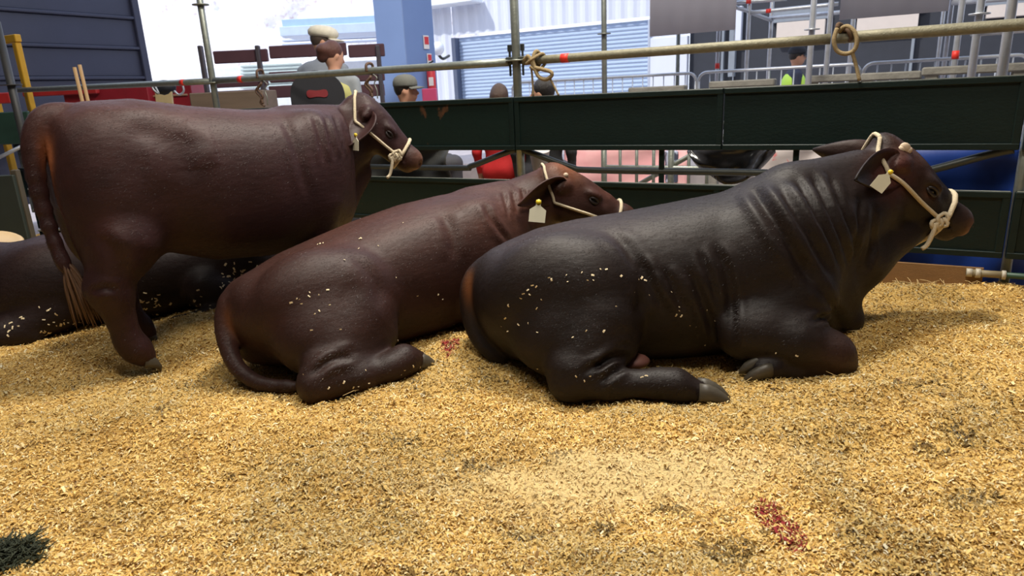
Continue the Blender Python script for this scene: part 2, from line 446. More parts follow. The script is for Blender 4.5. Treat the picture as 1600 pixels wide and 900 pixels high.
    def eyes(s, sides=(-1, 1)):
        for q in sides:
            mb = MB(); c = s.hp(.475, q*.158, -.10); mb.ball(c, .032*s.L, None, 14, 10); eye = s.part('eye', mb, EYE)
            lid = MB(); M = s.HM; n = []
            for k, (z0, z1) in enumerate(((.024, .0), (-.021, .0))):
                pts = [s.hp(.475+.045*math.cos(a), q*(.170+.022*math.sin(a)), -.10+z0*math.sin(a)) for a in np.linspace(0, pi, 9)]
                lid.tube(pts, .0125*s.L, 8)
            s.part('eyelid', lid, LID, eye)
    def hoof(s, p, d, L=.10, wd=.055, up=(0, 0, 1), name='hoof'):
        """cloven hoof: two claws pointing along d from the pastern p"""
        p = np.array(p, float); d = np.array(d, float); d /= np.linalg.norm(d); u = np.array(up, float); u -= d*(u @ d); u /= np.linalg.norm(u); w = np.cross(u, d)
        for q in (1, -1):
            mb = MB(); V = []; n = 12
            for (t, hh, ww, off) in ((-.15, .050, .030, .0), (.15, .050, .030, 0), (.45, .040, .028, -.004), (.75, .026, .022, -.012), (1., .006, .008, -.022)):
                for k in range(n):
                    a = 2*pi*k/n; zz = math.sin(a); V.append(p+d*L*t+w*(q*wd*.52*(1-.12*t)+math.cos(a)*ww*wd/.055)+u*((zz*hh if zz > 0 else zz*.026)*wd/.055+off))
            Fs = [(i*n+k, i*n+(k+1) % n, (i+1)*n+(k+1) % n, (i+1)*n+k) for i in range(4) for k in range(n)]+[tuple(range(n))[::-1], tuple(4*n+k for k in range(n))]
            mb.add(V, Fs, True); s.part('hoof_claw', mb, HOOF)
    def tag_ear(s, c, n, u, wd=.05, hg=.062, label='cream plastic ear tag'):
        """five-sided plastic tag hanging in the ear: outline in plane with normal n and up u"""
        c = np.array(c, float); n = np.array(n, float)/np.linalg.norm(n); u = np.array(u, float); u -= n*(u @ n); u /= np.linalg.norm(u); w = np.cross(u, n)
        mb = MB(); mb.prism([c+w*a*wd+u*b*hg for a, b in ((-.5, -.5), (.5, -.5), (.5, .25), (.15, .5), (.15, .85), (-.15, .85), (-.15, .5), (-.5, .25))], n, .003)
        t = s.part('ear_tag', mb, TAGM, label=label)
        mb = MB(); mb.cyl(c+u*.72*hg-n*.004, c+u*.72*hg+n*.007, wd*.17, 10); s.part('tag_stud', mb, YELLOW, t)
    def loop(s, x, n=22, tilt=0., off=.006, cz=-.13):
        """points on the head's surface around the head at distance x from the poll"""
        out = []
        for k in range(n):
            a = 2*pi*k/n; d = s.HM @ np.array([tilt*math.sin(a), math.cos(a), math.sin(a)])
            p = s.B.march(s.hp(x, 0, cz), d, .5, True); out.append((p if p is not None else s.hp(x, 0, cz))+d*off)
        return np.array(out)
    def snap(s, p, off=.006):
        p = np.array(p, float)
        for i in range(6): p = p-(s.B.at(p)[0]-off)*s.B.grad(p)[0]
        return p
    def halter(s, label, x=.72, r=.0085, side=-1, tail=.13, crown=-.04):
        root = empty('rope_halter', s.to_world(s.hp(.4, 0, 0))[0], s.rz, label=label, cat='halter', group='rope halters on the cattle')
        o = s.hp(.4, 0, 0); sh = lambda P: np.array(P)-o
        lp = s.loop(x, 28, -.25, r*.8); mb = MB(); mb.tube(sh(lp), r*1.25, 8, closed=True); mb.build('noseband', ROPE, root)
        for q in (-1, 1):
            a = s.snap(s.hp(x-.05, q*.16, -.20), r); b = s.snap(s.hp(.12, q*.2, -.30), r)
            pts = [s.snap(a*(1-t)+b*t, r) for t in np.linspace(0, 1, 14)]
            up = [s.snap(s.hp(.12-.16*t+crown*t, q*.24*(1-t*.55), -.30+.28*t), r) for t in np.linspace(.1, 1, 9)]
            mb = MB(); mb.tube(sh(spline(pts+up, 40)), r, 8); mb.build('cheek_rope', ROPE, root)
            if q == side:
                kn = MB(); M = s.HM
                for j, (dx, dz) in enumerate(((0, .012), (.03, -.02), (-.005, -.045))):
                    c = a+M @ np.array([dx*s.L, q*.012, dz*s.L]); kn.tube(sh([c+M @ np.array([.02*math.cos(t)+.006*math.sin(3*t), q*.008*math.sin(2*t), .026*math.sin(t)]) for t in np.linspace(0, 2*pi, 16)[:-1]]), r*.9, 7, closed=True)
                kn.build('knot', ROPE, root)
                e = a+M @ np.array([-.01, q*.015, -.03]); mb = MB()
                mb.tube(sh(spline([e, e+np.array([-.005, q*.005, -.04]), e+np.array([-.025, 0, -.07-.3*tail]), e+np.array([-.05, 0, -tail])], 12)), r*1.05, 8); mb.build('rope_end', ROPE, root)
        c0 = [s.snap(s.hp(.12-.16+crown, q, -.02), r) for q in np.linspace(-.24*.45, .24*.45, 9)]
        mb = MB(); mb.tube(sh(spline(c0, 20)), r, 8); mb.build('crown_rope', ROPE, root)
        return root
    def flecks(s, pix, name, label, rnd=0, box=None, size=.0062):
        """wood shavings caught in the coat"""
        V = []; Q = []; lst = list(pix)
        for (px, py) in lst:
            p = s.hit(px, py)
            if p is None: continue
            n = s.B.grad(p)[0]; a = rng.normal(size=3); a -= n*(a @ n); a /= np.linalg.norm(a); b = np.cross(n, a)
            l = size*rng.uniform(.5, 1.25); w = l*rng.uniform(.3, .6); k = len(V)
            for t, z in ((-1, .003), (0, .0065), (1, .004)):
                V += [p+a*l*t-b*w+n*z, p+a*l*t+b*w+n*(z+.002)]
            Q += [(k, k+1, k+3, k+2), (k+2, k+3, k+5, k+4)]
        me = mesh_np(name, np.array(V), np.array(Q), False); o = obj(name, me, SHAVE, None, label=label, cat='shavings', kind='stuff')
        o.location = tuple(s.loc); o.rotation_euler[2] = s.rz; return o

COAT = mat('cattle_coat', (.05, .02, .015), rough=.55, var=.50, vscale=11, bump=.30, bscale=34, attr='coat', stretch=(.45, 1, 1), spec=.28)
HAIRC = mat('cattle_hair', (.05, .02, .015), rough=.46, var=.10, vscale=20, attr='coat', spec=.36)
EYE = mat('eye_dark', (.008, .006, .005), rough=.08, var=0)
LID = mat('eyelid_skin', (.014, .007, .006), rough=.5, var=.2)
HOOF = mat('hoof_horn', (.062, .052, .038), rough=.5, var=.4, vscale=30, stretch=(1, 1, 4))
HORN = mat('horn_bud', (.55, .42, .30), rough=.6, var=.25, vscale=40)
ROPE = mat('cotton_rope', (.62, .52, .36), rough=.85, var=.3, vscale=160, bump=.6, bscale=260)
TAGM = mat('tag_plastic', (.62, .58, .44), rough=.45, var=.08)
YELLOW = mat('yellow_plastic', (.75, .55, .03), rough=.4, var=.05)
SHAVE = mat('pale_shaving', (.75, .62, .40), rough=.8, var=.2, vscale=50)
# ------------------------------------------------------------------ the hall: bedding, floor, roof
def build_ground():
    x0, x1, y0, y1, st = -5.2, 4.6, .5, 8.4, .022
    xs = np.arange(x0, x1, st); ys = np.arange(y0, y1, st); X, Y = np.meshgrid(xs, ys, indexing='ij')
    keep = ((np.stack([X, Y], -1)-FP[:2]) @ FN[:2]) < .10
    Z = gh(X, Y); n, m = X.shape
    V = np.stack([X, Y, Z], -1).reshape(-1, 3)
    i = np.arange(n*m).reshape(n, m); Q = np.stack([i[:-1, :-1], i[1:, :-1], i[1:, 1:], i[:-1, 1:]], -1)[keep[:-1, :-1] & keep[1:, 1:] & keep[1:, :-1] & keep[:-1, 1:]].reshape(-1, 4)
    me = mesh_np('floor', V, Q)
    m_ = bpy.data.materials.new('sawdust_bedding'); m_.use_nodes = True; N = m_.node_tree.nodes; L = m_.node_tree.links; b = N['Principled BSDF']
    b.inputs['Roughness'].default_value = .9; b.inputs['Specular IOR Level'].default_value = .15
    co = N.new('ShaderNodeTexCoord')
    def nz(sc, det=4): q = N.new('ShaderNodeTexNoise'); q.inputs['Scale'].default_value = sc; q.inputs['Detail'].default_value = det; L.new(co.outputs['Object'], q.inputs[0]); return q.outputs[0]
    r1 = N.new('ShaderNodeValToRGB'); L.new(nz(95, 6), r1.inputs[0]); e = r1.color_ramp.elements
    e[0].position = .30; e[0].color = (.30, .16, .042, 1); e[1].position = .68; e[1].color = (.86, .64, .28, 1); k = e.new(.46); k.color = (.64, .40, .11, 1)
    r2 = N.new('ShaderNodeValToRGB'); L.new(nz(2.2, 4), r2.inputs[0]); e = r2.color_ramp.elements
    e[0].position = .32; e[0].color = (.62, .55, .46, 1); e[1].position = .62; e[1].color = (1, 1, 1, 1)
    mx = N.new('ShaderNodeMix'); mx.data_type = 'RGBA'; mx.blend_type = 'MULTIPLY'; mx.inputs[0].default_value = 1; L.new(r1.outputs[0], mx.inputs[6]); L.new(r2.outputs[0], mx.inputs[7])
    # dry pale patch, red marker dye worked into the shavings
    def spot(prev, c, rr, col, lo, hi, scl, amt=1.):
        vm = N.new('ShaderNodeVectorMath'); vm.operation = 'SUBTRACT'; L.new(co.outputs['Object'], vm.inputs[0]); vm.inputs[1].default_value = (*c, 0)
        sc = N.new('ShaderNodeVectorMath'); sc.operation = 'MULTIPLY'; L.new(vm.outputs[0], sc.inputs[0]); sc.inputs[1].default_value = (1/rr[0], 1/rr[1], 0)
        ln = N.new('ShaderNodeVectorMath'); ln.operation = 'LENGTH'; L.new(sc.outputs[0], ln.inputs[0])
        ad = N.new('ShaderNodeMath'); ad.operation = 'MULTIPLY_ADD'; L.new(nz(scl, 3), ad.inputs[0]); ad.inputs[1].default_value = 1.6; L.new(ln.outputs['Value'], ad.inputs[2])
        mr = N.new('ShaderNodeMapRange'); mr.inputs[1].default_value = hi; mr.inputs[2].default_value = lo; mr.inputs[3].default_value = 0; mr.inputs[4].default_value = amt; L.new(ad.outputs[0], mr.inputs[0])
        q = N.new('ShaderNodeMix'); q.data_type = 'RGBA'; L.new(mr.outputs[0], q.inputs[0]); L.new(prev, q.inputs[6]); q.inputs[7].default_value = (*col, 1); return q.outputs[2]
    o = mx.outputs[2]
    o = spot(o, (.36, 2.11), (.62, .17), (.76, .58, .28), 1.45, 1.95, 9, .8)
    o = spot(o, (.78, 1.78), (.045, .20), (.22, .02, .022), 1.25, 1.5, 45)
    o = spot(o, (-.33, 3.28), (.07, .16), (.30, .035, .035), 1.2, 1.5, 40)
    L.new(o, b.inputs['Base Color'])
    bp = N.new('ShaderNodeBump'); bp.inputs['Strength'].default_value = 1; bp.inputs['Distance'].default_value = .012; L.new(nz(120, 5), bp.inputs['Height']); L.new(bp.outputs[0], b.inputs['Normal'])
    obj('floor', me, m_, kind='structure', label='thick bed of yellow wood shavings on the pen floor')
build_ground()

def build_shavings(n=350000):
    # loose shavings, many more close by than far away
    r = 1.25*np.exp(rng.random(n)*math.log(6.6/1.25)); a = rng.uniform(-1.0, 1.0, n)
    x = r*np.sin(a); y = r*np.cos(a)
    ok = (((np.stack([x, y], 1)-FP[:2]) @ FN[:2]) < -.02); 
    pp = np.exp(-((x-.38-.5*(y-2.12))/.52)**4-((y-2.12+.10*(x-.3))/.15)**4); ok &= rng.random(n) > .72*pp+.25*(vnoise(x*9, y*9)-.1)*(pp > .02); x, y, r = x[ok], y[ok], r[ok]; n = len(x)
    z = gh(x, y)
    l = rng.uniform(.0030, .0080, n)*(1+.07*r)*np.where(rng.random(n) < .04, 1.8, 1); w = l*rng.uniform(.28, .65, n)
    yaw = rng.uniform(0, 2*pi, n); tl = rng.normal(0, .45, n); rl = rng.normal(0, .45, n); bend = rng.uniform(-.1, .8, n)*l
    ex = np.stack([np.cos(yaw)*np.cos(tl), np.sin(yaw)*np.cos(tl), np.sin(tl)], 1); ey = np.stack([-np.sin(yaw)*np.cos(rl), np.cos(yaw)*np.cos(rl), np.sin(rl)], 1)
    c = np.stack([x, y, z+rng.uniform(.0, .009, n)], 1); up = np.array([0, 0, 1.])
    V = np.empty((n, 6, 3)); 
    for j, (t, bz) in enumerate(((-1, 0), (0, 1), (1, 0))):
        for k, q in enumerate((-1, 1)): V[:, j*2+k] = c+ex*(l*t)[:, None]+ey*(w*q*.6)[:, None]+up*(bend*bz)[:, None]
    base = np.arange(n)[:, None]*6; Q = np.concatenate([base+np.array([[0, 1, 3, 2]]), base+np.array([[2, 3, 5, 4]])])
    me = mesh_np('wood_shavings', V.reshape(-1, 3), Q, False)
    pal = np.array([(.82, .58, .22), (.74, .47, .135), (.88, .70, .36), (.60, .35, .09), (.92, .80, .52), (.36, .20, .07), (.78, .53, .17)])
    ci = rng.choice(len(pal), n, p=[.27, .23, .15, .13, .05, .05, .12]); cc = pal[ci]*rng.uniform(.8, 1.12, (n, 1))
    tone = np.clip(.5+2.2*vnoise(x*1.7+3, y*1.9+8)+1.2*vnoise(x*5, y*5.5), 0, 1)[:, None]; cc = cc*(.72+.28*tone)*np.where(tone < .3, np.array([[.92, .95, 1.02]]), 1)
    pale = np.exp(-((x-.3)/.55)**2-((y-2.12)/.16)**2)[:, None]*.6; cc = cc*(1-pale)+np.array([.72, .58, .32])*pale
    red = (((x-.78)/.05)**2+((y-1.78)/.16)**2 < 1) | (((x+.33)/.05)**2+((y-3.28)/.13)**2 < 1); red &= rng.random(n) < .45; cc[red] = (.25, .03, .03)
    damp = (vnoise(x*6.3+20, y*7.1+11)+.6*vnoise(x*15+2, y*15+5) > .40) & (rng.random(n) < .55); cc[damp] = cc[damp]*np.array([.34, .33, .34])
    set_col(me, 'chip', np.repeat(cc, 6, 0))
    m_ = mat('shaving_chip', (.6, .4, .15), rough=.85, var=.06, vscale=60, attr='chip', spec=.2)
    obj('wood_shavings', me, m_, kind='stuff', label='loose curled wood shavings scattered over the bedding', cat='shavings')
build_shavings()

# ------------------------------------------------------------------ cattle
BULL_C = (.0125, .0072, .0062); BROWN_C = (.031, .0112, .0082); STAND_C = (.029, .0098, .0094); DARK_C = (.014, .0065, .006)
ORANGE = (.22, .075, .022); TAN = (.30, .15, .09)

def lying_legs(B, hind, fore, k=.05):
    for pts, rs in hind+fore: B.chain(pts, rs, k)

def make_bull():
    c = Cow((0, 3.28, 0), 0., (-.32, -.78, -.10), (2.62, .62, 1.14), .0105); B = c.B
    B.loft([(-.20, .43, .16, .08, .02), (-.13, .50, .06, .19, .01), (-.02, .585, .0, .28, .01), (.14, .645, -.03, .34, .0), (.33, .68, -.04, .37, 0), (.55, .70, -.04, .385, .02), (.8, .735, -.04, .385, .03), (1.05, .775, -.03, .36, .03), (1.20, .795, -.02, .33, .03), (1.36, .82, .02, .29, .03), (1.52, .82, .10, .24, .03)], .06, 2.25)
    # haunch and hind leg of the near side
    B.ell((.22, -.20, .34), (.36, .22, .33), rotx(.10), .08)
    B.ell((.36, -.27, .36), (.22, .17, .26), None, .08)
    B.ell((-.06, -.05, .36), (.13, .2, .2), None, .08)
    B.ell((.27, -.34, .20), (.27, .16, .20), None, .07)
    B.cone((.40, -.34, .27), (.27, -.46, .10), .16, .115, .06)
    B.chain([(.24, -.47, .10), (.235, -.49, .05), (.42, -.535, .05), (.62, -.565, .055), (.69, -.575, .05), (.78, -.59, .02)], [.10, .085, .068, .062, .066, .05], .04)
    B.cone((.47, -.38, .17), (.34, -.46, .10), .09, .09, .05)
    # shoulder and folded foreleg
    B.ell((1.20, -.17, .43), (.25, .19, .36), roty(.25), .09)
    B.ell((1.36, -.20, .36), (.16, .13, .20), roty(.4), .07)
    B.cone((1.36, -.24, .33), (1.12, -.32, .20), .15, .13, .07)
    B.chain([(1.08, -.32, .19), (1.28, -.38, .16), (1.44, -.43, .10)], [.14, .125, .094], .05)
    B.cone((1.42, -.43, .12), (1.47, -.43, .05), .085, .075, .03)
    B.chain([(1.44, -.43, .045), (1.26, -.44, .03), (1.16, -.445, .05), (1.11, -.45, .055)], [.065, .045, .05, .045], .03)
    # far foreleg
    B.cone((1.42, .18, .30), (1.50, .16, .16), .14, .12, .06); B.chain([(1.48, .12, .14), (1.70, .02, .10), (1.71, .02, .04)], [.115, .09, .07], .04)
    # brisket, neck with crest, dewlap
    B.ell((1.48, .02, .30), (.27, .22, .30), None, .09)
    B.cone((1.36, .03, .55), (1.78, .13, .70), .32, .21, .08)
    B.cone((1.38, .03, .77), (1.74, .10, .84), .13, .11, .06); B.ell((1.42, .03, .805), (.175, .13, .105), None, .035)
    B.cone((1.68, .06, .26), (2.02, .20, .46), .10, .09, .07, sy=.6)
    B.cone((1.60, .05, .22), (1.74, .08, .40), .13, .16, .07); B.cone((1.76, .06, .42), (2.05, .13, .54), .15, .09, .08)
    B.tail([(-.14, .0, .46), (-.205, -.03, .38), (-.215, -.06, .26), (-.175, -.10, .13), (-.07, -.16, .03)], [.045, .035, .032, .03, .028], .04)
    c.head((1.90, .13, 1.00), rad(0), rad(-42), .645, rad(4), {-1: ((-.80, -.52, -.08), (-.30, -.9, .12), .58, .24), 1: ((-.85, .48, .14), (.35, .75, .35), .48, .22)}, bulk=1.05)
    c.extract()
    g = (.017, .018)
    c.folds([([(996, 398), (1015, 440), (1036, 490)], .012, .020), ([(1034, 416), (1052, 450), (1070, 490)], .010, .018), ([(1072, 413), (1092, 455), (1112, 510), (1121, 540)], .011, .018),
             ([(1112, 375), (1134, 422), (1143, 480), (1145, 550)], .013, .020), ([(1090, 385), (1106, 430), (1125, 490)], .007, .014),
             ([(1172, 288), (1188, 312), (1216, 355), (1252, 415), (1290, 470)], .020, .026), ([(1212, 284), (1238, 326), (1268, 378), (1306, 445)], .014, .024), ([(1238, 270), (1264, 315), (1290, 365), (1322, 440)], .013, .022),
             ([(1262, 262), (1282, 305), (1306, 360), (1332, 430)], .012, .022), ([(1290, 262), (1306, 302), (1324, 350), (1342, 410)], .010, .02),
             ([(925, 580), (955, 560), (985, 553)], .014, .016), ([(935, 600), (960, 582), (985, 572)], .012, .015), ([(900, 588), (935, 568), (965, 545), (990, 540)], .009, .016),
             ([(1265, 505), (1290, 494), (1300, 486)], .012, .014), ([(1270, 430), (1300, 480), (1325, 530)], .010, .022), ([(985, 500), (1003, 470), (1000, 430), (975, 385), (940, 358)], .010, .03),
             ([(1345, 300), (1340, 360), (1330, 420)], .010, .02), ([(1365, 320), (1362, 380), (1352, 430)], .008, .018)], .012, .018)
    hp = c.hp; L = c.L
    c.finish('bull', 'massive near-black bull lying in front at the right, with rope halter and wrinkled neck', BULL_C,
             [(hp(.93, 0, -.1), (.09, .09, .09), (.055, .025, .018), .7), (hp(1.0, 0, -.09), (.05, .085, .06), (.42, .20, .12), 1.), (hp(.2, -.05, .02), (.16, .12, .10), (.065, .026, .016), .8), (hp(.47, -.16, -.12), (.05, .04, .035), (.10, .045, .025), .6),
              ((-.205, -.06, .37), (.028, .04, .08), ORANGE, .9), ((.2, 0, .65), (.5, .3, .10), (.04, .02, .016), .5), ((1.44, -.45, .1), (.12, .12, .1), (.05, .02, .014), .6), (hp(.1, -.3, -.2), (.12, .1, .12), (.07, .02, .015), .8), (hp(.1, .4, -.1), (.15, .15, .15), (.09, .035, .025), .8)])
    c.eyes()
    c.hoof((.80, -.595, .018), (1, -.16, -.10), .125, .06)
    c.hoof((1.12, -.45, .058), (-1, -.1, -.12), .10, .055, (0, -.5, 1))
    mb = MB(); p = c.snap(hp(.09, -.13, .0), 0); mb.ball(p, (.030, .014, .026), c.HM, 12, 8); mb.ball(p+c.HM @ np.array([.022, -.002, .004]), (.017, .012, .018), c.HM, 10, 6); mb.ball(p+c.HM @ np.array([-.010, -.004, -.016]), (.02, .012, .016), c.HM, 10, 6); c.part('horn_bud', mb, HORN)
    eb, d, uu = c.earb[-1]; c.tag_ear(eb+d*.23+np.array([.01, -.055, -.035]), (-.25, -1, .15), (.6, 0, .8), .064, .08)
    mb = MB(); mb.ball((.545, -.37, .085), (.075, .06, .032)); c.part('udder', mb, mat('belly_skin', (.16, .06, .045), .6), label='pinkish bare skin behind the folded hind leg')
    c.halter('cream cotton rope halter knotted on the bull at the right', .73, .0105, crown=-.16)
    pix = [(858, 434), (862, 437), (885, 430), (887, 440), (909, 426), (918, 438), (926, 430), (927, 438), (938, 421), (947, 421), (970, 431), (977, 442), (993, 425), (997, 437), (1002, 434), (1008, 438), (989, 457), (1014, 461), (962, 479), (846, 468), (818, 459), (814, 466), (825, 453), (828, 460), (832, 446), (838, 448), (795, 477), (790, 497), (784, 509), (794, 517), (811, 507), (826, 505), (840, 519), (839, 482), (916, 517), (943, 517), (1044, 453), (1049, 456), (1061, 479), (1061, 485), (1056, 492), (1064, 493), (1071, 467), (1104, 484), (1117, 501), (1078, 508), (1087, 510), (1101, 538), (895, 527), (900, 588), (922, 588), (913, 595), (948, 580), (950, 583), (840, 575), (1003, 590), (1010, 588), (1245, 555), (1212, 551)]
    c.flecks(pix, 'wood_shavings_on_coat', 'pale wood shavings stuck to the flank of the black bull at the right')
    return c
bull = make_bull()

def make_second():
    rz = rad(32); c = Cow((-1.15, 3.40, 0), rz, (-.55, -.80, -.10), (2.15, .62, 1.0), .0105); B = c.B
    B.loft([(-.33, .36, .12, .07, .0), (-.27, .43, .04, .17, .0), (-.15, .50, .0, .27, 0), (.0, .56, -.03, .33, .0), (.19, .61, -.04, .37, 0), (.42, .665, -.04, .385, .02), (.7, .72, -.04, .38, .03), (.95, .745, -.03, .35, .03), (1.15, .75, -.02, .31, .03), (1.32, .745, .05, .25, .03)], .06, 2.25)
    B.ell((.08, -.22, .31), (.34, .22, .30), rotx(.10), .08)
    B.ell((.22, -.28, .32), (.22, .17, .24), None, .08)
    B.ell((-.20, -.05, .30), (.13, .19, .18), None, .08)
    B.ell((.10, -.36, .20), (.29, .18, .21), None, .07)
    B.cone((.22, -.36, .24), (.02, -.50, .10), .16, .115, .06)
    B.chain([(-.03, -.52, .10), (-.07, -.55, .05), (.12, -.59, .05), (.28, -.60, .06), (.35, -.585, .07), (.42, -.57, .045)], [.095, .085, .07, .064, .072, .055], .04)
    B.cone((.30, -.40, .15), (.1, -.52, .10), .09, .09, .05)
    B.ell((1.02, -.16, .40), (.24, .18, .33), roty(.25), .09)
    B.cone((1.2, -.2, .3), (1.0, -.28, .18), .14, .12, .07)
    B.chain([(.96, -.28, .17), (1.18, -.34, .14), (1.30, -.36, .08)], [.13, .11, .09], .05)
    B.ell((1.3, .02, .28), (.25, .21, .27), None, .09)
    B.cone((1.20, .02, .50), (1.58, .0, .62), .26, .18, .08)
    B.cone((1.10, .02, .66), (1.62, .0, .70), .09, .085, .06)
    B.tail([(-.26, .0, .40), (-.335, -.03, .31), (-.36, -.10, .20), (-.345, -.20, .09), (-.27, -.33, .03), (-.13, -.45, .02)], [.045, .036, .032, .028, .025, .02], .04)
    # head turned towards the bull, chin near its back
    yaw = rad(4)-rz
    poll = c.to_local(gy(868, 262, 4.18))[0]
    c.head(poll, yaw, rad(-31), .60, rad(0), {-1: ((-.78, -.56, -.20), (-.2, -.85, -.35), .58, .24), 1: ((-.35, .9, -.1), (.3, .3, .7), .46, .19)})
    B.cone((1.5, .0, .62), poll+c.HM @ np.array([.02, 0, -.11]), .17, .12, .06)
    c.extract()
    c.folds([([(545, 395), (572, 420), (590, 450), (592, 490)], .007, .035), ([(480, 590), (520, 565), (560, 558)], .012, .016), ([(490, 575), (525, 555), (560, 547)], .010, .016), 
             ([(755, 315), (770, 345), (800, 385)], .010, .018), ([(785, 298), (790, 320), (796, 345)], .007, .014), ([(800, 296), (804, 315), (809, 335)], .007, .014), ([(815, 292), (818, 308), (822, 325)], .007, .013), ([(690, 330), (705, 365), (712, 410)], .008, .03)])
    hp = c.hp
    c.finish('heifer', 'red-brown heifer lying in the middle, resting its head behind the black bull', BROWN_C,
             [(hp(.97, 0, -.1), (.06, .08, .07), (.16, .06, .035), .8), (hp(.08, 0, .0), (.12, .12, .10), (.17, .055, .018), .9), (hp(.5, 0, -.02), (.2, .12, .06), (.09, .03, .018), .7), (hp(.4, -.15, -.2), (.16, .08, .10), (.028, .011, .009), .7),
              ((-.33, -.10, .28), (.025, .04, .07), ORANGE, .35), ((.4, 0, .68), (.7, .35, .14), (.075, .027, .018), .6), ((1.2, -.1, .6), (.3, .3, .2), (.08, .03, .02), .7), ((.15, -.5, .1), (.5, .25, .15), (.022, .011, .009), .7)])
    c.eyes()
    c.hoof((.43, -.57, .035), (1, .05, -.15), .095, .056)
    mb = MB(); p = c.snap(hp(.10, -.155, -.02), 0); mb.ball(p, (.016, .014, .016), c.HM, 10, 7); c.part('horn_bud', mb, HORN)
    eb, d, uu = c.earb[-1]; tp = eb+d*.24+c.R.T @ np.array([.02, -.06, -.075])
    c.tag_ear(tp, c.to_local(c.loc+np.array([-.1, -1, .25]))[0], (.15, 0, 1), .095, .095, 'white plastic ear tag')
    c.halter('cream rope halter on the red-brown heifer in the middle', .80, .0085, crown=-.12)
    pix = [(484, 457), (464, 467), (468, 468), (483, 463), (498, 461), (512, 453), (515, 477), (499, 486), (487, 516), (532, 515), (455, 473), (492, 491), (560, 390), (563, 374), (591, 385), (618, 434), (652, 462), (691, 467), (684, 460), (615, 499), (620, 532), (709, 506), (500, 382), (505, 381), (497, 383), (538, 407), (504, 592), (513, 606), (527, 580), (571, 579), (576, 598), (555, 610), (560, 603), (552, 605), (537, 597), (626, 585), (632, 578), (645, 572), (655, 574), (640, 580), (637, 590), (475, 585), (471, 475), (630, 349), (564, 373), (561, 389)]
    c.flecks(pix, 'wood_shavings_on_coat', 'pale wood shavings stuck to the flank of the red-brown heifer in the middle')
    return c
heifer = make_second()

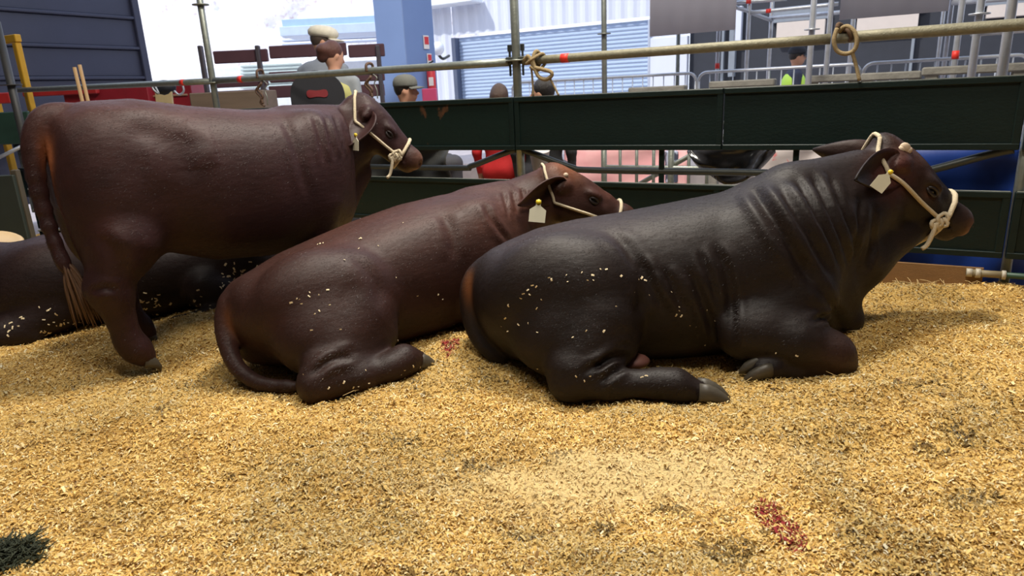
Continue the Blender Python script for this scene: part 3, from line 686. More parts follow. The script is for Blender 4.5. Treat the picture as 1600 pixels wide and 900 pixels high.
def make_standing():
    rz = rad(40); c = Cow((-2.13, 3.47, 0), rz, (-.36, -.50, -.03), (2.2, .50, 1.46), .0115); B = c.B
    B.loft([(-.13, 1.24, .86, .09, 0), (-.08, 1.31, .78, .20, 0), (.05, 1.355, .68, .27, 0), (.28, 1.36, .56, .32, 0), (.55, 1.31, .46, .37, 0), (.85, 1.275, .43, .38, 0), (1.1, 1.27, .44, .34, 0), (1.28, 1.27, .50, .28, 0), (1.4, 1.255, .66, .2, 0)], .06, 2.3)
    for q in (-1, 1):
        fx = .0 if q < 0 else .10
        B.ell((.12, q*.16, 1.0), (.26, .16, .30), None, .08)
        B.ell((.08, q*.16, .76), (.21, .15, .30), roty(.1), .12)
        B.chain([(.08+fx, q*.20, .68), (-.03+fx, q*.21, .46), (-.02+fx, q*.21, .42), (.01+fx, q*.20, .16), (.04+fx, q*.20, .10), (.07+fx, q*.20, .05)], [.165, .10, .090, .060, .064, .05], .05)
        B.ell((1.12, q*.17, .92), (.2, .14, .32), roty(.15), .08)
        B.chain([(1.15, q*.17, .72), (1.12, q*.17, .46), (1.12, q*.17, .42), (1.13, q*.17, .14), (1.14, q*.17, .10), (1.17, q*.17, .05)], [.14, .085, .085, .055, .065, .055], .04)
    B.ell((1.27, 0, .70), (.18, .19, .24), None, .08)
    B.cone((1.15, 0, .95), (1.52, .0, 1.05), .30, .16, .08, sy=.68)
    B.cone((1.1, 0, 1.17), (1.55, 0, 1.19), .10, .07, .06, sy=.7)
    B.cone((1.32, 0, .58), (1.54, 0, .84), .10, .08, .07, sy=.5)
    B.tail([(-.02, 0, 1.30), (-.11, -.01, 1.28), (-.175, -.02, 1.19), (-.20, -.03, 1.05), (-.205, -.05, .86), (-.19, -.09, .66), (-.175, -.12, .56)], [.05, .05, .042, .036, .030, .026, .024], .035)
    yaw = rad(12)-rz
    poll = c.to_local(gy(572, 152, 4.50))[0]; c.eary = .225
    c.head(poll, yaw, rad(-51), .54, 0, {-1: ((-.34, -.70, -.62), (-.1, -.75, .6), .54, .26), 1: ((-.5, .75, -.5), (.3, .3, .7), .44, .19)})
    B.cone((1.45, .0, 1.04), poll+c.HM @ np.array([.02, 0, -.11]), .14, .10, .06, sy=.62)
    c.extract()
    c.folds([([(440, 180), (465, 240), (480, 310)], .008, .025), ([(490, 178), (500, 215), (508, 260)], .008, .018), ([(505, 176), (515, 212), (524, 255)], .008, .018), ([(520, 175), (530, 210), (538, 250)], .007, .016), ([(190, 220), (235, 208), (275, 240), (310, 285)], .012, .065),
             ([(150, 360), (180, 400), (195, 440)], .008, .03), ([(265, 205), (295, 225), (325, 215)], .006, .045), ([(140, 457), (165, 450), (185, 455)], .010, .016)])
    hp = c.hp
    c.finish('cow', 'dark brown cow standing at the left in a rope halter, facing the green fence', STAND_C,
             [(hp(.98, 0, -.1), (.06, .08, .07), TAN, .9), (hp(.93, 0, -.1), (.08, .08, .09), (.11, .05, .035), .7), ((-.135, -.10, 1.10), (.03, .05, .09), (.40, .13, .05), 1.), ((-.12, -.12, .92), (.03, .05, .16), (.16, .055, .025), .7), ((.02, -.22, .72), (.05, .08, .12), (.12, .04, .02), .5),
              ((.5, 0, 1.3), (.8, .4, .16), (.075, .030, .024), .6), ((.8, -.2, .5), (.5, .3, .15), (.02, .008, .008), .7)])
    c.eyes()
    for q in (-1, 1):
        fx = .0 if q < 0 else .10
        c.hoof((.065+fx, q*.20, .025), (1, 0, -.25), .075, .054); c.hoof((1.19, q*.17, .04), (1, 0, -.25), .10, .06)
    # switch of the tail: strands
    mb = MB()
    for i in range(70):
        a = rng.uniform(0, 2*pi); rr = .035*math.sqrt(rng.random()); l = rng.uniform(.18, .32)
        p0 = np.array([-.178+.3*rr*math.cos(a), -.12+.3*rr*math.sin(a), .62-rng.uniform(0, .08)])
        mb.tube(spline([p0, p0+np.array([.02+rr*math.cos(a), rr*math.sin(a), -l*.4]), p0+np.array([.04+1.6*rr*math.cos(a), 1.6*rr*math.sin(a), -l])], 5), [.006, .007, .006, .004, .001], 5)
    c.part('tail_switch', mb, mat('tail_hair', (.11, .055, .028), .7, var=.5, vscale=14, stretch=(1, 1, .3)), label='paler brown tuft at the end of the tail')
    eb, d, uu = c.earb[-1]; tp = eb+d*.20+c.R.T @ np.array([.02, -.05, -.05])
    c.tag_ear(tp, c.to_local(c.loc+np.array([-.75, -.6, .1]))[0], (-.02, 0, 1), .07, .075, 'white plastic ear tag')
    c.halter('cream rope halter with knot on the standing brown cow', .74, .0095, crown=-.14)
    pix = [(1450/4, 140+315/4)]
    return c
stand = make_standing()

def make_rear():
    # lies beyond the standing cow, rump to the right, head out of the picture to the left
    rz = rad(201); c = Cow((-1.83, 4.72, -.035), rz, (-.5, -.62, -.10), (2.3, .72, .95), .013); B = c.B
    B.loft([(-.20, .34, .10, .07, .0), (-.14, .42, .04, .17, .0), (-.02, .50, .0, .27, 0), (.12, .55, -.03, .33, .0), (.3, .585, -.04, .37, 0), (.6, .60, -.04, .40, .02), (.9, .61, -.04, .39, .03), (1.15, .585, -.03, .35, .03), (1.4, .52, -.02, .31, .03), (1.55, .47, .05, .25, .03)], .06, 2.25)
    for q in (-1, 1):
        B.ell((.15, q*.2, .28), (.32, .2, .27), None, .08)
        B.chain([(.3, q*.36, .2), (.1, q*.48, .08), (.3, q*.52, .05), (.5, q*.52, .04)], [.14, .09, .06, .05], .05)
        B.ell((1.22, q*.16, .32), (.24, .18, .26), None, .08)
        B.chain([(1.16, q*.28, .15), (1.45, q*.34, .08), (1.3, q*.36, .04)], [.12, .085, .05], .05)
    B.cone((1.35, 0, .32), (1.68, .0, .40), .25, .18, .08)
    B.tail([(-.17, 0, .40), (-.24, .05, .25), (-.2, .15, .06), (-.1, .3, .02)], [.05, .04, .03, .025], .03)
    c.head((1.74, 0, .56), 0, rad(-34), .56, 0, {-1: ((.4, .8, -.1), (-.3, .3, .8), .42, .19), 1: ((.4, -.8, -.1), (-.3, -.3, .8), .42, .19)})
    B.cone((1.55, 0, .39), c.hp(.08, 0, -.2), .19, .14, .06)
    c.extract()
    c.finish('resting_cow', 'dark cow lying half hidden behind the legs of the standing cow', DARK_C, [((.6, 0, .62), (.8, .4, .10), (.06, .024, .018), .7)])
    c.eyes()
    pix = [(33, 496), (36, 498), (75, 485), (78, 483), (88, 491), (62, 480), (95, 507), (100, 505), (115, 505), (17, 505), (105, 518), (70, 517)]
    pix += [(rng.uniform(195, 250), 470+rng.normal(12, 14)) for i in range(60)]+[(rng.uniform(345, 405), 430+rng.normal(10, 14)) for i in range(46)]+[(rng.uniform(5, 140), rng.normal(512, 10)) for i in range(26)]+[(rng.uniform(240, 330), rng.normal(485, 12)) for i in range(26)]
    c.flecks(pix, 'wood_shavings_on_coat', 'yellow shavings stuck to the belly of the dark cow behind', size=.010)
    return c
rear = make_rear()
# ------------------------------------------------------------------ roof and outer floor
mb = MB(); mb.box((0, .45, 6.3), (22, 14.7, .12)); mb.build('ceiling', mat('roof_sheet', (.35, .36, .38), .6), kind='structure')
HW = mat('hall_wall', (.10, .10, .11), .7)
mb = MB(); mb.box((0, -6.9, 3.1), (22, .12, 6.4)); mb.build('wall_rear', HW, kind='structure')
mb = MB(); mb.box((10.9, -1.5, 3.1), (.12, 10.8, 6.4)); mb.build('wall_right', HW, kind='structure')
mb = MB(); mb.box((-10.9, .5, 3.1), (.12, 14.8, 6.4)); mb.build('wall_left_side', HW, kind='structure')
mb = MB(); mb.box((0, 22, -.30), (110, 70, .1)); mb.build('floor_concrete', mat('hall_concrete', (.42, .37, .36), .8, var=.2, bump=.2), kind='structure')

# ------------------------------------------------------------------ the green fence: steel framed panels with two broad boards
GREEN = mat('green_paint', (.0022, .0078, .0066), .5, spec=.28, var=.45, vscale=5, bump=.15, bscale=40, col2=(.0045, .014, .0115), stretch=(1, 1, 2))
WORN = mat('green_paint_worn', (.0040, .0135, .0105), .5, spec=.28, bump=.25, bscale=30, vscale=6.5, col2=(.10, .045, .022), thr=(.66, .70), stretch=(1, 1, .7))
STEEL = mat('galvanised_tube', (.23, .245, .215), .42, metal=.55, var=.3, vscale=25, bump=.15, bscale=90)
DULL = mat('weathered_tube', (.20, .185, .125), .6, metal=.3, var=.35, vscale=30, bump=.3, bscale=90)
BRIGHT = mat('zinc_tube', (.50, .52, .56), .38, metal=.5, var=.2, vscale=20)
EDGE = mat('worn_edge', (.35, .36, .30), .5, metal=.3, var=.5, vscale=15)
Z = dict(ut=1.265, ub=.872, lt=.642, lb=.262)
RF = rotz(FROT)
def fence_panel(t0, t1, label, seams=(), lower=True, worn=False):
    root = empty('fence_panel', fpt((t0+t1)/2, 0), FROT, label=label, cat='fence', group='green panels of the pen fence')
    o = fpt((t0+t1)/2, 0); tm = (t0+t1)/2
    def part(name, mb, m, parent=root, **kw):
        V = (np.array(mb.v)); return mb.build(name, m, parent, **kw)
    edges = [t0]+list(seams)+[t1]
    for (z0, z1, nm) in ((Z['ub'], Z['ut'], 'upper_board'), (Z['lb'], Z['lt'], 'lower_board')):
        if nm == 'lower_board' and not lower: continue
        for a, b in zip(edges[:-1], edges[1:]) if nm == 'upper_board' else [(t0, t1)]:
            m = MB(); m.box(((a+b)/2-tm, .0, (z0+z1)/2), (b-a-.008, .022, z1-z0-.04), bev=.003); part(nm, m, WORN if worn else GREEN)
            for zz in (z0+.018, z1-.018):
                m = MB(); m.box(((a+b)/2-tm, -.004, zz), (b-a-.006, .045, .036), bev=.004); part('frame_rail', m, GREEN)
        for e in edges:
            m = MB(); m.box((e-tm+(.022 if e == t0 else -.022), -.003, (z0+z1)/2), (.04, .042, z1-z0), bev=.004); part('frame_upright', m, GREEN)
        m = MB(); m.box((0, -.012, z1+.001), (t1-t0-.02, .012, .004)); part('worn_edge', m, EDGE, label='bare worn metal edge')
    zz = .722; a, b = -(t1-t0)/2+.02, (t1-t0)/2-.02
    m = MB(); m.tube(spline([(a, .03, Z['ub']), (a+.12, .03, .84), (a+.42, .03, zz+.02), (a+.60, .03, zz), (0, .03, zz), (b-.60, .03, zz), (b-.42, .03, zz+.02), (b-.12, .03, .84), (b, .03, Z['ub'])], 60), .024, 10); part('brace_tube', m, mat('dark_tube', (.05, .055, .05), .45, metal=.4, var=.3))
    m = MB(); m.cyl((a, .03, .05), (a, .03, Z['ut']), .026, 12); part('end_post', m, STEEL)
    for k in (.36, .64):
        m = MB(); m.box((a+(b-a)*k, .02, (Z['ub']+Z['lt'])/2), (.035, .02, Z['ub']-Z['lt']+.06)); part('spacer_bar', m, GREEN)
    return root
tB0, tB1 = ft(804), ft(1588, 260)
fence_panel(tB0, tB1, 'dark green fence panel behind the black bull and its halter', (ft(1132),))
fence_panel(ft(1592, 260), ft(1592, 260)+2.2, 'green fence panel cut off by the right edge of the picture')
fence_panel(ft(250), tB0-.004, 'scuffed green fence panel behind the standing cow', (), worn=True)
fence_panel(ft(250)-3.2, ft(250)-.02, 'far left green fence panel behind the rump of the standing cow')

def kick_board(t0, t1, z0, z1, label, off=-.02):
    m = MB(); m.box(fpt((t0+t1)/2, (z0+z1)/2, off), (t1-t0, .02, z1-z0), RF, bev=.002)
    o = m.build('kick_board', mat('raw_plywood', (.22, .115, .040), .75, var=.3, vscale=5, stretch=(1, 1, 6), bump=.2), origin=fpt((t0+t1)/2, z0, off), rz=FROT, label=label, cat='board')
kick_board(ft(1290, 430), ft(1535, 430), -.02, .20, 'brown plywood kick board under the fence by the bull')
kick_board(ft(430, 370), ft(720, 370), -.05, .20, 'tan plywood kick board under the scuffed fence panel')
# floor pipe at the right corner
p = fpt(ft(1510, 415), .17, -.04); q = fpt(ft(1592, 415), .17, -.04)
root = empty('floor_pipe', p, 0, label='green water pipe with pale couplings low in the right corner', cat='pipe')
def rel(o, P): return np.array(P)-np.array(o)
d = FD
m = MB(); m.cyl((0, 0, 0), d*.62, .018, 12); m.build('pipe', mat('pipe_green', (.02, .055, .03), .5), root)
for s0, s1, r in ((.0, .03, .024), (.045, .07, .027), (.17, .19, .026)):
    m = MB(); m.cyl(d*s0, d*s1, r, 14); m.build('coupling', mat('pale_coupling', (.42, .38, .30), .5), root)
m = MB(); m.cyl(d*.03, d*.19, .021, 12); m.build('sleeve', mat('tan_sleeve', (.20, .16, .09), .6), root)

# ------------------------------------------------------------------ scaffold posts and rails over the fence
RED = mat('red_tape', (.75, .035, .02), .5, var=.1)
def rosette(m, c, r=.06):
    m.lathe((c[0], c[1], c[2]-.006), [(r*.55, 0), (r, .001), (r, .010), (r*.55, .011)], 20)
def post(px, py, Y, z0, z1, label, r=.024, mt=None, rings=(), tape=None, group='scaffold posts', P=None):
    P = gy(px, py, Y) if P is None else np.array(P); P = np.array([P[0], P[1], 0])
    root = empty('scaffold_post', P+np.array([0, 0, z0]), 0, label=label, cat='post', group=group); h = z1-z0
    m = MB(); m.cyl((0, 0, 0), (0, 0, h), r, 14); m.build('tube', mt or STEEL, root)
    for z in rings:
        m = MB(); rosette(m, (0, 0, z-z0), r*2.5); m.build('ring_flange', mt or STEEL, root)
    if tape:
        m = MB(); m.cyl((0, 0, tape-.035-z0), (0, 0, tape+.035-z0), r*1.1, 14); m.build('tape_band', RED, root, label='red tape band')
    return root
RZ = 1.522
Pa = fpt(ft(324, 100), 0, .03); Pb = fpt(ft(804, 100), 0, .03)
post(0, 0, 0, .0, 3.4, 'grey scaffold post in the fence left of the man in the white cap', .031, rings=(1.53, fe(309, 8, .03)[2]), P=Pa)
r2 = post(0, 0, 0, .0, 3.4, 'grey scaffold post in the fence beside the rope knot', .032, rings=(1.53,), P=Pb)
for q in (-1, 1):
    m = MB()
    c = np.array([FD[0], FD[1], 0])*q*.055
    m.box(c+np.array([0, 0, 1.53]), (.06, .05, .055), RF, bev=.008); m.box(c+np.array([0, 0, 1.53]), (.012, .02, .22), RF, bev=.003); m.box(c+np.array([0, 0, 1.62]), (.03, .02, .05), RF, bev=.004)
    m.build('wedge_head', mat('dark_iron', (.05, .055, .05), .5, metal=.5), r2)
def rail(P, Q, label, r=.031, mt=None, tapes=(), ends=True):
    P = np.array(P); Q = np.array(Q); root = empty('scaffold_rail', P, 0, label=label, cat='rail', group='scaffold rails')
    n = 8; m = MB(); m.tube([(Q-P)*t for t in np.linspace(0, 1, n)], r, 14); m.build('tube', mt or STEEL, root)
    for t in tapes:
        m = MB(); dd = (Q-P)/np.linalg.norm(Q-P); c = (Q-P)*t; m.cyl(c-dd*.03, c+dd*.03, r*1.06, 14); m.build('tape_band', RED, root, label='red tape band')
    return root
def along(t0, t1, px, py): return (ft(px, py)-t0)/(t1-t0)
ta, tb, tc_ = ft(324, 100), ft(804, 100), ft(1297, 60)
te = ft(20, 140)
rail(fpt(te, 1.61, .03), fpt(ta-.03, 1.545, .03), 'grey scaffold rail over the rump of the standing cow', tapes=(along(te, ta, 284, 122),))
rail(fpt(ta+.03, 1.545, .03), fpt(tb-.06, RZ, .03), 'grey scaffold rail in front of the seated spectators', tapes=(along(ta, tb, 370, 118),))
rail(fpt(tb+.06, RZ, .03), fpt(tc_, RZ, .03), 'weathered scaffold rail with a red band right of the rope knot', mt=DULL, tapes=(along(tb, tc_, 871, 92),))
rail(fpt(tc_+.015, RZ+.002, .03), fpt(ft(1600, 40)+1., RZ+.004, .03), 'mossy scaffold rail right of the hanging rope loop', mt=DULL, r=.033)

# ------------------------------------------------------------------ ropes tied over the rail
def rope_thing(name, parts, label, mt, cat='rope', group='ropes tied to the rail', n=8):
    o = np.array(parts[0][1][0]); root = empty(name, o, 0, label=label, cat=cat, group=group)
    for nm, pts, r, *rest in parts:
        m = MB(); m.tube(spline(np.array(pts)-o, max(10, len(pts)*5)), r, n); m.build(nm, rest[0] if rest else mt, root)
TWINE = mat('old_rope', (.30, .22, .11), .9, var=.4, vscale=120, bump=.8, bscale=200)
LEATH = mat('brown_strap', (.10, .055, .035), .7, var=.4, vscale=60)
fo = lambda px, py, o=-.005: fe(px, py, o)
rope_thing('rope_loop', [('loop', [fo(1308, 44, -.02), fo(1303, 62, -.035), fo(1307, 78, -.03), fo(1319, 84, -.03), fo(1333, 80, -.03), fo(1339, 66, -.035), fo(1335, 50, -.03), fo(1324, 41, -.02), fo(1314, 46, .0), fo(1312, 58, .04), fo(1322, 66, .05)], .0125),
                         ('wrap', [fo(1308, 44, -.02), fo(1310, 38, .0), fo(1316, 42, .06), fo(1320, 62, .06), fo(1330, 60, -.01), fo(1324, 46, -.02), fo(1316, 50, .06)], .013, mat('dark_rope', (.09, .05, .025), .9)),
                         ('rope_end', [fo(1331, 80, -.03), fo(1337, 100, -.02), fo(1343, 126, -.03)], .011)], 'tan rope hanging in a loop from the rail above the bull', TWINE)
rope_thing('rope_knot', [('coil', [fo(819, 94, -.02), fo(826, 88, -.03), fo(834, 104, -.03), fo(846, 108, -.03), fo(860, 112, -.035), fo(862, 118, -.03), fo(853, 124, -.03), fo(842, 120, -.03), fo(836, 108, -.03), fo(833, 92, -.03), fo(838, 80, -.0), fo(846, 90, .06), fo(840, 104, .05), fo(832, 98, -.03)], .0145),
                         ('wrap', [fo(822, 100, -.03), fo(832, 92, -.04), fo(848, 84, .02), fo(852, 98, .06), fo(840, 110, -.02), fo(828, 104, -.04)], .012),
                         ('rope_end', [fo(830, 104, -.02), fo(832, 125, -.015), fo(833, 150, -.02)], .008), ('rope_end', [fo(858, 120, -.02), fo(866, 135, -.02), fo(873, 149, -.02)], .008)], 'thick tan rope knotted on the rail beside the middle post', TWINE)
for k, (x, lab) in enumerate(((405, 'brown strap hanging from the rail left of the man in the white cap'), (576, 'brown twisted strap hanging from the rail above the head of the standing cow'))):
    s = 1 if k else .95; y0 = 118 if k == 0 else 108; g = lambda a, b, o=-.02: fo(x+a*s, y0+b, o)
    rope_thing('halter_strap', [('strap', [g(-3, 4), g(-4, -6, -.02), g(1, -9, .02), g(6, -6, .06), g(6, 6, .05), g(2, 14, -.01), g(-5, 24), g(3, 34), g(6, 44)], .012),
                                ('strap', [g(4, 12), g(-2, 22), g(6, 32), g(2, 42), g(9, 48)], .010), ('wire_hook', [g(7, 8), g(13, 14), g(9, 22), g(13, 34), g(14, 46)], .005, STEEL)], lab, LEATH, 'strap', 'straps hung on the rail')

# ------------------------------------------------------------------ people behind the fence
SKIN = (.50, .26, .17)
PER = mat('person_surface', (.5, .3, .2), .75, var=.10, vscale=30, attr='cloth', bump=.15, bscale=120)
HAIRM = {}
def person(loc, rz, h, label, top, bottom, hair=None, haircol=(.03, .018, .012), cap=None, capcol=None, lean=0., headyaw=0., headpitch=0., bun=False, vest=None, arms='down', group='people behind the fence', skin=SKIN, sit=False, long=False):
    s = h/1.75; S = lambda *p: np.array(p)*s
    B = Body(S(-.62, -.62, -.03), S(.62, .62, 1.86), .0165*s); L_ = lambda z: lean*max(0, z-.95)
    P = lambda x, y, z: S(x+L_(z), y, z)
    for q in (-1, 1):
        if sit: B.chain([P(0, q*.10, .50), P(.42, q*.12, .50), P(.45, q*.12, .10)], np.array([.11, .08, .05])*s, .04*s); B.cone(P(.43, q*.12, .04), P(.56, q*.13, .03), .045*s, .04*s, .03*s)
        else:
            B.chain([P(0, q*.10, .92), P(.01, q*.10, .50), P(-.01, q*.10, .10)], np.array([.10, .065, .045])*s, .04*s); B.cone(P(-.03, q*.10, .04), P(.15, q*.12, .03), .045*s, .038*s, .03*s)
    dz = -.42 if sit else 0.
    T = lambda x, y, z: P(x, y, z+dz)
    B.ell(T(0, 0, .95), S(.12, .17, .13), None, .05*s); B.cone(T(0, 0, .98), T(.0, 0, 1.25), .125*s, .14*s, .06*s, sy=1.25); B.ell(T(0, 0, 1.28), S(.125, .20, .18), None, .06*s)
    B.cone(T(0, -.13, 1.40), T(0, .13, 1.40), .07*s, .07*s, .06*s); B.cone(T(.0, 0, 1.38), T(.02, 0, 1.55), .06*s, .052*s, .03*s)
    M = frame(headyaw, headpitch); hc = T(.03, 0, 1.63); Hd = lambda x, y, z: hc+M @ S(x, y, z)
    B.ell(hc, S(.098, .075, .115), M, .03*s); B.ell(Hd(.03, 0, -.06), S(.065, .055, .065), M, .03*s); B.cone(Hd(.085, 0, .005), Hd(.112, 0, -.03), .012*s, .017*s, .015*s); B.ell(Hd(.09, 0, -.068), S(.012, .024, .008), M, .01*s)
    for q in (-1, 1): B.ell(Hd(-.005, q*.078, -.01), S(.022, .010, .034), M, .01*s)
    ex = []
    for q in (-1, 1):
        if arms == 'fwd': a = [T(0, q*.20, 1.38), T(.12, q*.25, 1.15), T(.34, q*.16, 1.16)]
        else: a = [T(0, q*.20, 1.38), T(-.03, q*.25, 1.12), T(.07, q*.25, .88)]
        B.chain(a, np.array([.058, .045, .032])*s, .03*s)
        dd = (a[2]-a[1])/np.linalg.norm(a[2]-a[1]); B.ell(a[2]+dd*.05*s, S(.045, .035, .03), None, .02*s)
        w = np.cross(dd, [0, q, 0]); w /= np.linalg.norm(w)
        for f, (off, ln) in enumerate(((-.027, .062), (-.009, .075), (.009, .07), (.027, .055))):
            b0 = a[2]+dd*.085*s+w*off*s; ex.append((b0, b0+dd*ln*.5*s, b0+dd*ln*.9*s+np.array([0, -q*.02*s, 0])))
        b0 = a[2]+dd*.04*s+w*-.035*s; ex.append((b0, b0+(dd*.03-w*.025)*s, b0+(dd*.06-w*.03)*s))
    V, Q = B.mesh(1); col = np.tile(np.array(top, float), (len(V), 1)); z = V[:, 2]/s
    col[z < .93+dz] = bottom
    if sit: col[(z < .62)] = bottom
    col[z < .075] = (.03, .025, .02)
    hv = np.linalg.norm((V-hc)/s, axis=1) < .155; col[hv] = skin; col[(z > 1.47+dz) & (np.linalg.norm(((V-hc)/s)[:, :2], axis=1) < .075)] = skin
    if arms == 'fwd': hd = (V[:, 0]/s > .36) & (z > .8+dz)
    else: hd = (np.abs(V[:, 1])/s > .20) & (z < .90+dz) & (z > .6+dz)
    col[hd] = skin
    root = empty('person', loc, rz, label=label, cat='person', group=group)
    mb = MB()
    for f in ex: mb.tube(f, [.0095*s, .009*s, .006*s], 6)
    V2 = np.vstack([V, np.array(mb.v)]); Fs = [tuple(q) for q in Q]+[tuple(i+len(V) for i in f) for f in mb.f]
    me = mesh_np('body', V2, Fs); set_col(me, 'cloth', np.vstack([col, np.tile(skin, (len(mb.v), 1))])); obj('body', me, PER, root)
    for q in (-1, 1):
        e = MB(); e.ball(Hd(.078, q*.033, .012), .012*s); e.build('eye', EYE, root)
    if hair or bun or long:
        hb = Body(hc-.3*s, hc+.3*s, .012*s)
        hb.ell(Hd(-.018, 0, .03), S(.100, .086, .105), M, .02*s); hb.ell(Hd(.09, 0, -.05), S(.075, .085, .10), M, .02*s, True)
        if bun: hb.ell(Hd(-.115, 0, .02), S(.062, .065, .06), M, .03*s); hb.ell(Hd(-.10, .02, -.04), S(.05, .05, .05), M, .03*s)
        if long: hb.cone(Hd(-.05, 0, .0), Hd(-.075, 0, -.22), .085*s, .07*s, .03*s)
        hV, hQ = hb.mesh(1); hm = mesh_np('hair', hV, hQ); obj('hair', hm, mat('hair_%d' % int(haircol[0]*1e4), haircol, .5, var=.5, vscale=40, bump=.7, bscale=60, stretch=(4, 4, .6)), root)
    if cap:
        cm = mat('cap_cloth_%d' % int(capcol[0]*1e3), capcol, .85, var=.15, vscale=20, bump=.4, bscale=120); m = MB(); R = M
        prof = [(.100, .0), (.106, .015), (.104, .05), (.088, .085), (.055, .107), (.01, .115)]
        if cap == 'flat': prof = [(.100, .0), (.118, .02), (.120, .05), (.10, .08), (.06, .098), (.01, .103)]
        m.lathe(Hd(-.005, 0, .035), [(a*s, b*s) for a, b in prof], 24, R @ np.diag([1.12, .93, 1.])); crown = m.build('cap', cm, root)
        m = MB(); pts = []; n = 12
        for k in range(n+1):
            a = -1.15+2.3*k/n; pts.append((math.cos(a), math.sin(a)))
        V3 = []; 
        for (x, y) in pts:
            for rr, zz in ((.098, .04), (.17, .026)):
                V3.append(Hd(rr*x*1.06, rr*y*.8, zz-(abs(y)**2)*.012)); V3.append(Hd(rr*x*1.06, rr*y*.8, zz-(abs(y)**2)*.012-.006))
        Fs = []
        for k in range(n):
            a, b = 4*k, 4*k+4; Fs += [(a, a+2, b+2, b), (a+1, b+1, b+3, a+3), (a+2, a+3, b+3, b+2), (a, b, b+1, a+1)]
        Fs += [(0, 1, 3, 2), (4*n, 4*n+2, 4*n+3, 4*n+1)]
        m.add(V3, Fs); m.build('cap_brim', cm, crown)
    if vest:
        vb = Body(S(-.4, -.45, .7+dz), S(.5, .45, 1.6+dz), .016*s)
        vb.cone(T(0, 0, 1.0), T(.0, 0, 1.25), .14*s, .155*s, .06*s, sy=1.25); vb.ell(T(0, 0, 1.28), S(.14, .212, .17), None, .06*s); vb.cone(T(0, 0, 1.40), T(.03, 0, 1.6), .09*s, .08*s, .02*s, True)
        for q in (-1, 1): vb.cone(T(0, q*.23, 1.42), T(0, q*.25, 1.1), .075*s, .06*s, .02*s, True)
        v, q = vb.mesh(1); vo = obj('vest', mesh_np('vest', v, q), mat('vest_%d' % int(vest[0]*1e3), vest, .7, var=.1), root)
    return root
def head_at(px, py, Y, h, sit=False, top=.115):
    """floor point for a person of height h whose crown shows at px, py"""
    p = gy(px, py, Y); s = h/1.75; return np.array([p[0], p[1], p[2]-(1.63+top-(.42 if sit else 0))*s])
GREY = (.22, .24, .28)
person(head_at(490, 42, 7.65, 2.12), rad(72), 2.12, 'man in a pale flat cap and grey jumper standing behind the rail', (.19, .21, .245), (.04, .05, .08), hair=True, haircol=(.06, .04, .03), cap='flat', capcol=(.62, .58, .48), lean=.15, headyaw=rad(-62), headpitch=rad(-8))
person(head_at(516, 66, 7.1, 1.85, True), rad(75), 1.85, 'seated woman with auburn hair in a bun and a yellow-green vest', (.24, .26, .28), (.05, .06, .09), hair=True, haircol=(.085, .028, .018), bun=True, headyaw=rad(-30), headpitch=rad(-14), sit=True, vest=(.42, .40, .14))
person(head_at(628, 122, 6.55, 1.70, True), rad(20), 1.70, 'seated man in a grey-green baseball cap behind the fence', (.05, .055, .06), (.05, .05, .06), hair=True, haircol=(.02, .014, .01), cap='ball', capcol=(.13, .13, .115), headyaw=rad(-25), sit=True)
person(head_at(779, 133, 6.3, 1.62, True), rad(75), 1.62, 'woman with long brown hair sitting low behind the middle post', (.62, .022, .025), (.62, .022, .025), hair=True, haircol=(.055, .028, .018), long=True, sit=True)
person(head_at(846, 124, 6.0, 1.70, True), rad(80), 1.70, 'dark-haired man in profile below the rope knot', (.02, .02, .022), (.05, .05, .06), hair=True, haircol=(.012, .009, .008), headyaw=rad(75), sit=True)
person(head_at(1243, 75, 9.9, 1.74), rad(-8), 1.74, 'worker in a hi-vis yellow vest and dark cap beyond the barriers', (.025, .03, .06), (.03, .03, .05), hair=True, haircol=(.02, .015, .012), cap='ball', capcol=(.02, .022, .03), vest=(.55, .85, .10), group=None)
c = gy(843, 250, 5.75); m = MB(); m.lathe((0, 0, -.085), [(.055, 0), (.06, .01), (.085, .16), (.088, .17), (.08, .17)], 22, rotx(.2)); o = m.build('white_bucket', mat('white_plastic', (.62, .58, .56), .5, var=.05), origin=(0, 0, 0), label='white plastic cup beside the red garment behind the fence', cat='cup'); o.location = tuple(c); m = MB(); m.cyl((0, 0, -.085), (0, 0, -c[2]-.2), .02, 10); m.build('stand', DULL, o)
# chair back with red emblem
c = gy(497, 148, 6.78)
root = empty('swivel_chair', (c[0], c[1], 0), rad(98), label='black chair with a rounded back and red emblem, used by the seated woman', cat='chair')
BLK = mat('black_upholstery', (.014, .014, .019), .7, var=.2); zc = c[2]
m = MB(); n = 24; outl = []
for k in range(n+1):
    a = pi*k/n; outl.append((.0, .25*math.cos(a)*(1-.1*math.sin(a)), .22*math.sin(a)**.8))
outl += [(0, -.25, -.28), (0, .25, -.28)]
m.prism([np.array([-.05, y, zc+z]) for (x, y, z) in outl], (1, 0, 0), .06); br = m.build('backrest', BLK, root)
m = MB(); m.prism([np.array([-.056, .10*math.cos(t), zc+.01+.04*math.sin(t)+.012*math.sin(3*t)]) for t in np.linspace(0, 2*pi, 18)[:-1]], (1, 0, 0), .006); m.build('emblem', mat('dark_red_print', (.20, .015, .02), .7), br, label='dark red emblem')
m = MB(); m.box((.25, 0, zc-.34), (.46, .48, .08), bev=.03); m.build('seat', BLK, root)
m = MB(); m.cyl((.25, 0, .08), (.25, 0, zc-.36), .03); m.build('column', BLK, root)
for k in range(5):
    a = 2*pi*k/5; m = MB(); m.cyl((.25, 0, .09), (.25+.28*math.cos(a), .28*math.sin(a), .03), .022, 8); m.build('leg', BLK, root)

